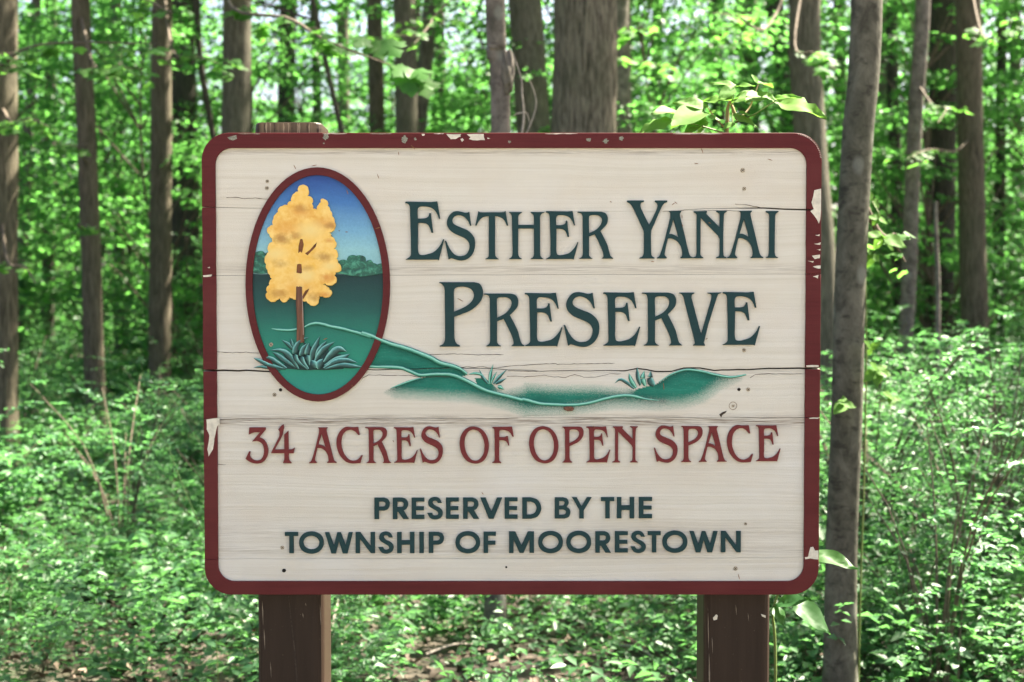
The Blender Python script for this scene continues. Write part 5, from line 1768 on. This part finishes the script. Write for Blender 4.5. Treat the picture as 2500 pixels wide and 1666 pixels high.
maple_limb(12, [(1480, 60, 13.6), (1540, 70, 12.8), (1600, 60, 12.4)], 60, .11, .5, 4.6, 6, 28)
maple_limb(10, [(1080, 20, 13.0), (1050, 60, 12.2), (1010, 110, 11.6)], 40, .10, .4, 4.9, 4, 29)
# the actual lit leaf pair at the limb's tip by the slim pale trunk
r5 = TREES[5][0]
W5 = lambda x, y, d=7.2: at(700 + x / 2.941, y / 2.941, d)
for i, (bx, by, tx, ty) in enumerate([(870, 480, 770, 540), (880, 500, 900, 690), (900, 560, 840, 660), (960, 560, 1020, 700), (930, 500, 1000, 560), (700, 290, 815, 400), (640, 290, 690, 420), (560, 270, 480, 330)]):
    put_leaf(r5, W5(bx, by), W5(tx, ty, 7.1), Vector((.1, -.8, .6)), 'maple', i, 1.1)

# --- knot on the slim pale trunk
r9, P9, rad9 = TREES[9]
bm = bmesh.new()
bmesh.ops.create_icosphere(bm, subdivisions=4, radius=1)
for v in bm.verts:
    n = v.co.normalized()
    f = 1 + .10 * math.sin(7 * n.x + 5 * n.z) + .08 * math.sin(11 * n.y - 9 * n.z)
    v.co = Vector((n.x * .030 * f, n.y * .034 * f, n.z * .10 * f))
me = bpy.data.meshes.new('knot'); bm.to_mesh(me); bm.free()
kn = link('knot', me, BARK['pale'], r9, True)
kn.location = at(1238, 178, 6.28) - r9.location

# --- dead twig sapling behind the sign, and a broken pale stem
Wd = lambda x, y: at(700 + x / 2.941, y / 2.941, 6.15)
stem_part(r9, [Wd(1560, 1700), Wd(1640, 1200), Wd(1690, 950), Wd(1702, 810), Wd(1690, 680), Wd(1682, 560), Wd(1622, 380)], .006, .0022, M_deadtwig, 'dead_limb')
for e in ((1615, 842), (1745, 885)):
    stem_part(r9, [Wd(1702, 812), Wd((1702 + e[0]) / 2, 815), Wd(*e)], .0035, .0012, M_deadtwig, 'dead_twig')
stem_part(r9, [Wd(1660, 1100), Wd(1790, 760), Wd(1720, 520)], .0035, .0012, M_deadtwig, 'dead_twig')
f0 = at(2290, 900, 10.0); f0 = Vector((f0.x, 10.0, float(gz(f0.x, 10.0))))
bs = empty('broken_stem', tuple(f0))
tag(bs, 'pale snapped-off stem standing before the shaded twin trunk', 'dead stem')
stem_part(bs, [f0, at(2290, 740, 10), at(2286, 600, 10), at(2284, 492, 10)], .020, .013, BARK['pale'])

# --- fallen wood
def fallen(name, label, pts, r0, r1, mat, group=None, branch=()):
    W = []
    for px, py, h in pts:
        k = (CAMZ) / ((py - 833) / FPX + math.tan(TILT))    # where that pixel meets the ground
        p = at(px, py, k)
        W.append(Vector((p.x, p.y, float(gz(p.x, p.y)) + h)))
    e = empty(name, tuple(W[0]))
    tag(e, label, 'log' if 'log' in name else 'twig', group)
    stem_part(e, W, r0, r1, mat, 'stem', 10)
    for i, (dx, dy, dz) in branch:
        stem_part(e, [W[i], W[i] + Vector((dx, dy, dz))], r0 * .4, r0 * .15, mat, 'side_twig')
    return e


fallen('fallen_log', 'dark rotting log lying among the herbs left of the sign', [(300, 1612, .03), (391, 1590, .05), (470, 1582, .06), (530, 1578, .05), (620, 1572, .03)], .035, .024, BARK['dark'], None, [(1, (.05, -.1, .16))])
fallen('fallen_branch', 'dark forked branch propped across the herbs before the rotting log', [(335, 1640, .02), (380, 1592, .12), (410, 1570, .2)], .010, .004, BARK['dark'], None, [(1, (.12, .1, .05))])
for i, (xa, ya, ha, xb, yb, hb) in enumerate([(455, 1555, .1, 490, 1580, .02), (378, 1458, .14, 390, 1480, .02), (806, 1575, .1, 870, 1520, .24), (806, 1640, .05, 900, 1638, .1), (820, 1655, .04, 930, 1660, .05), (640, 1620, .05, 560, 1560, .12),
                                              (160, 1500, .06, 230, 1520, .03), (210, 1575, .05, 212, 1600, .02), (900, 1560, .04, 1010, 1580, .08), (1040, 1600, .06, 1180, 1560, .05), (1300, 1620, .05, 1420, 1590, .06), (1500, 1560, .06, 1620, 1600, .04), (2130, 1620, .08, 2230, 1580, .05)]):
    fallen('fallen_twig', 'bare pale twig lying on the litter below the sign', [(xa, ya, ha), ((xa + xb) / 2, (ya + yb) / 2, max(ha, hb) + .02), (xb, yb, hb)], .006, .003, M_deadtwig, 'bare twigs on the forest floor')

# --- nearer shrubs right of the mottled trunk, with their branching stems in view
shrub(1.58, 5.2, .8, 3, 'sunlit shrub with bare branching stems nearest the mottled grey trunk')
shrub(1.95, 6.0, .95, 1, 'tall loose shrub behind the sunlit branching shrub right of the mottled trunk')
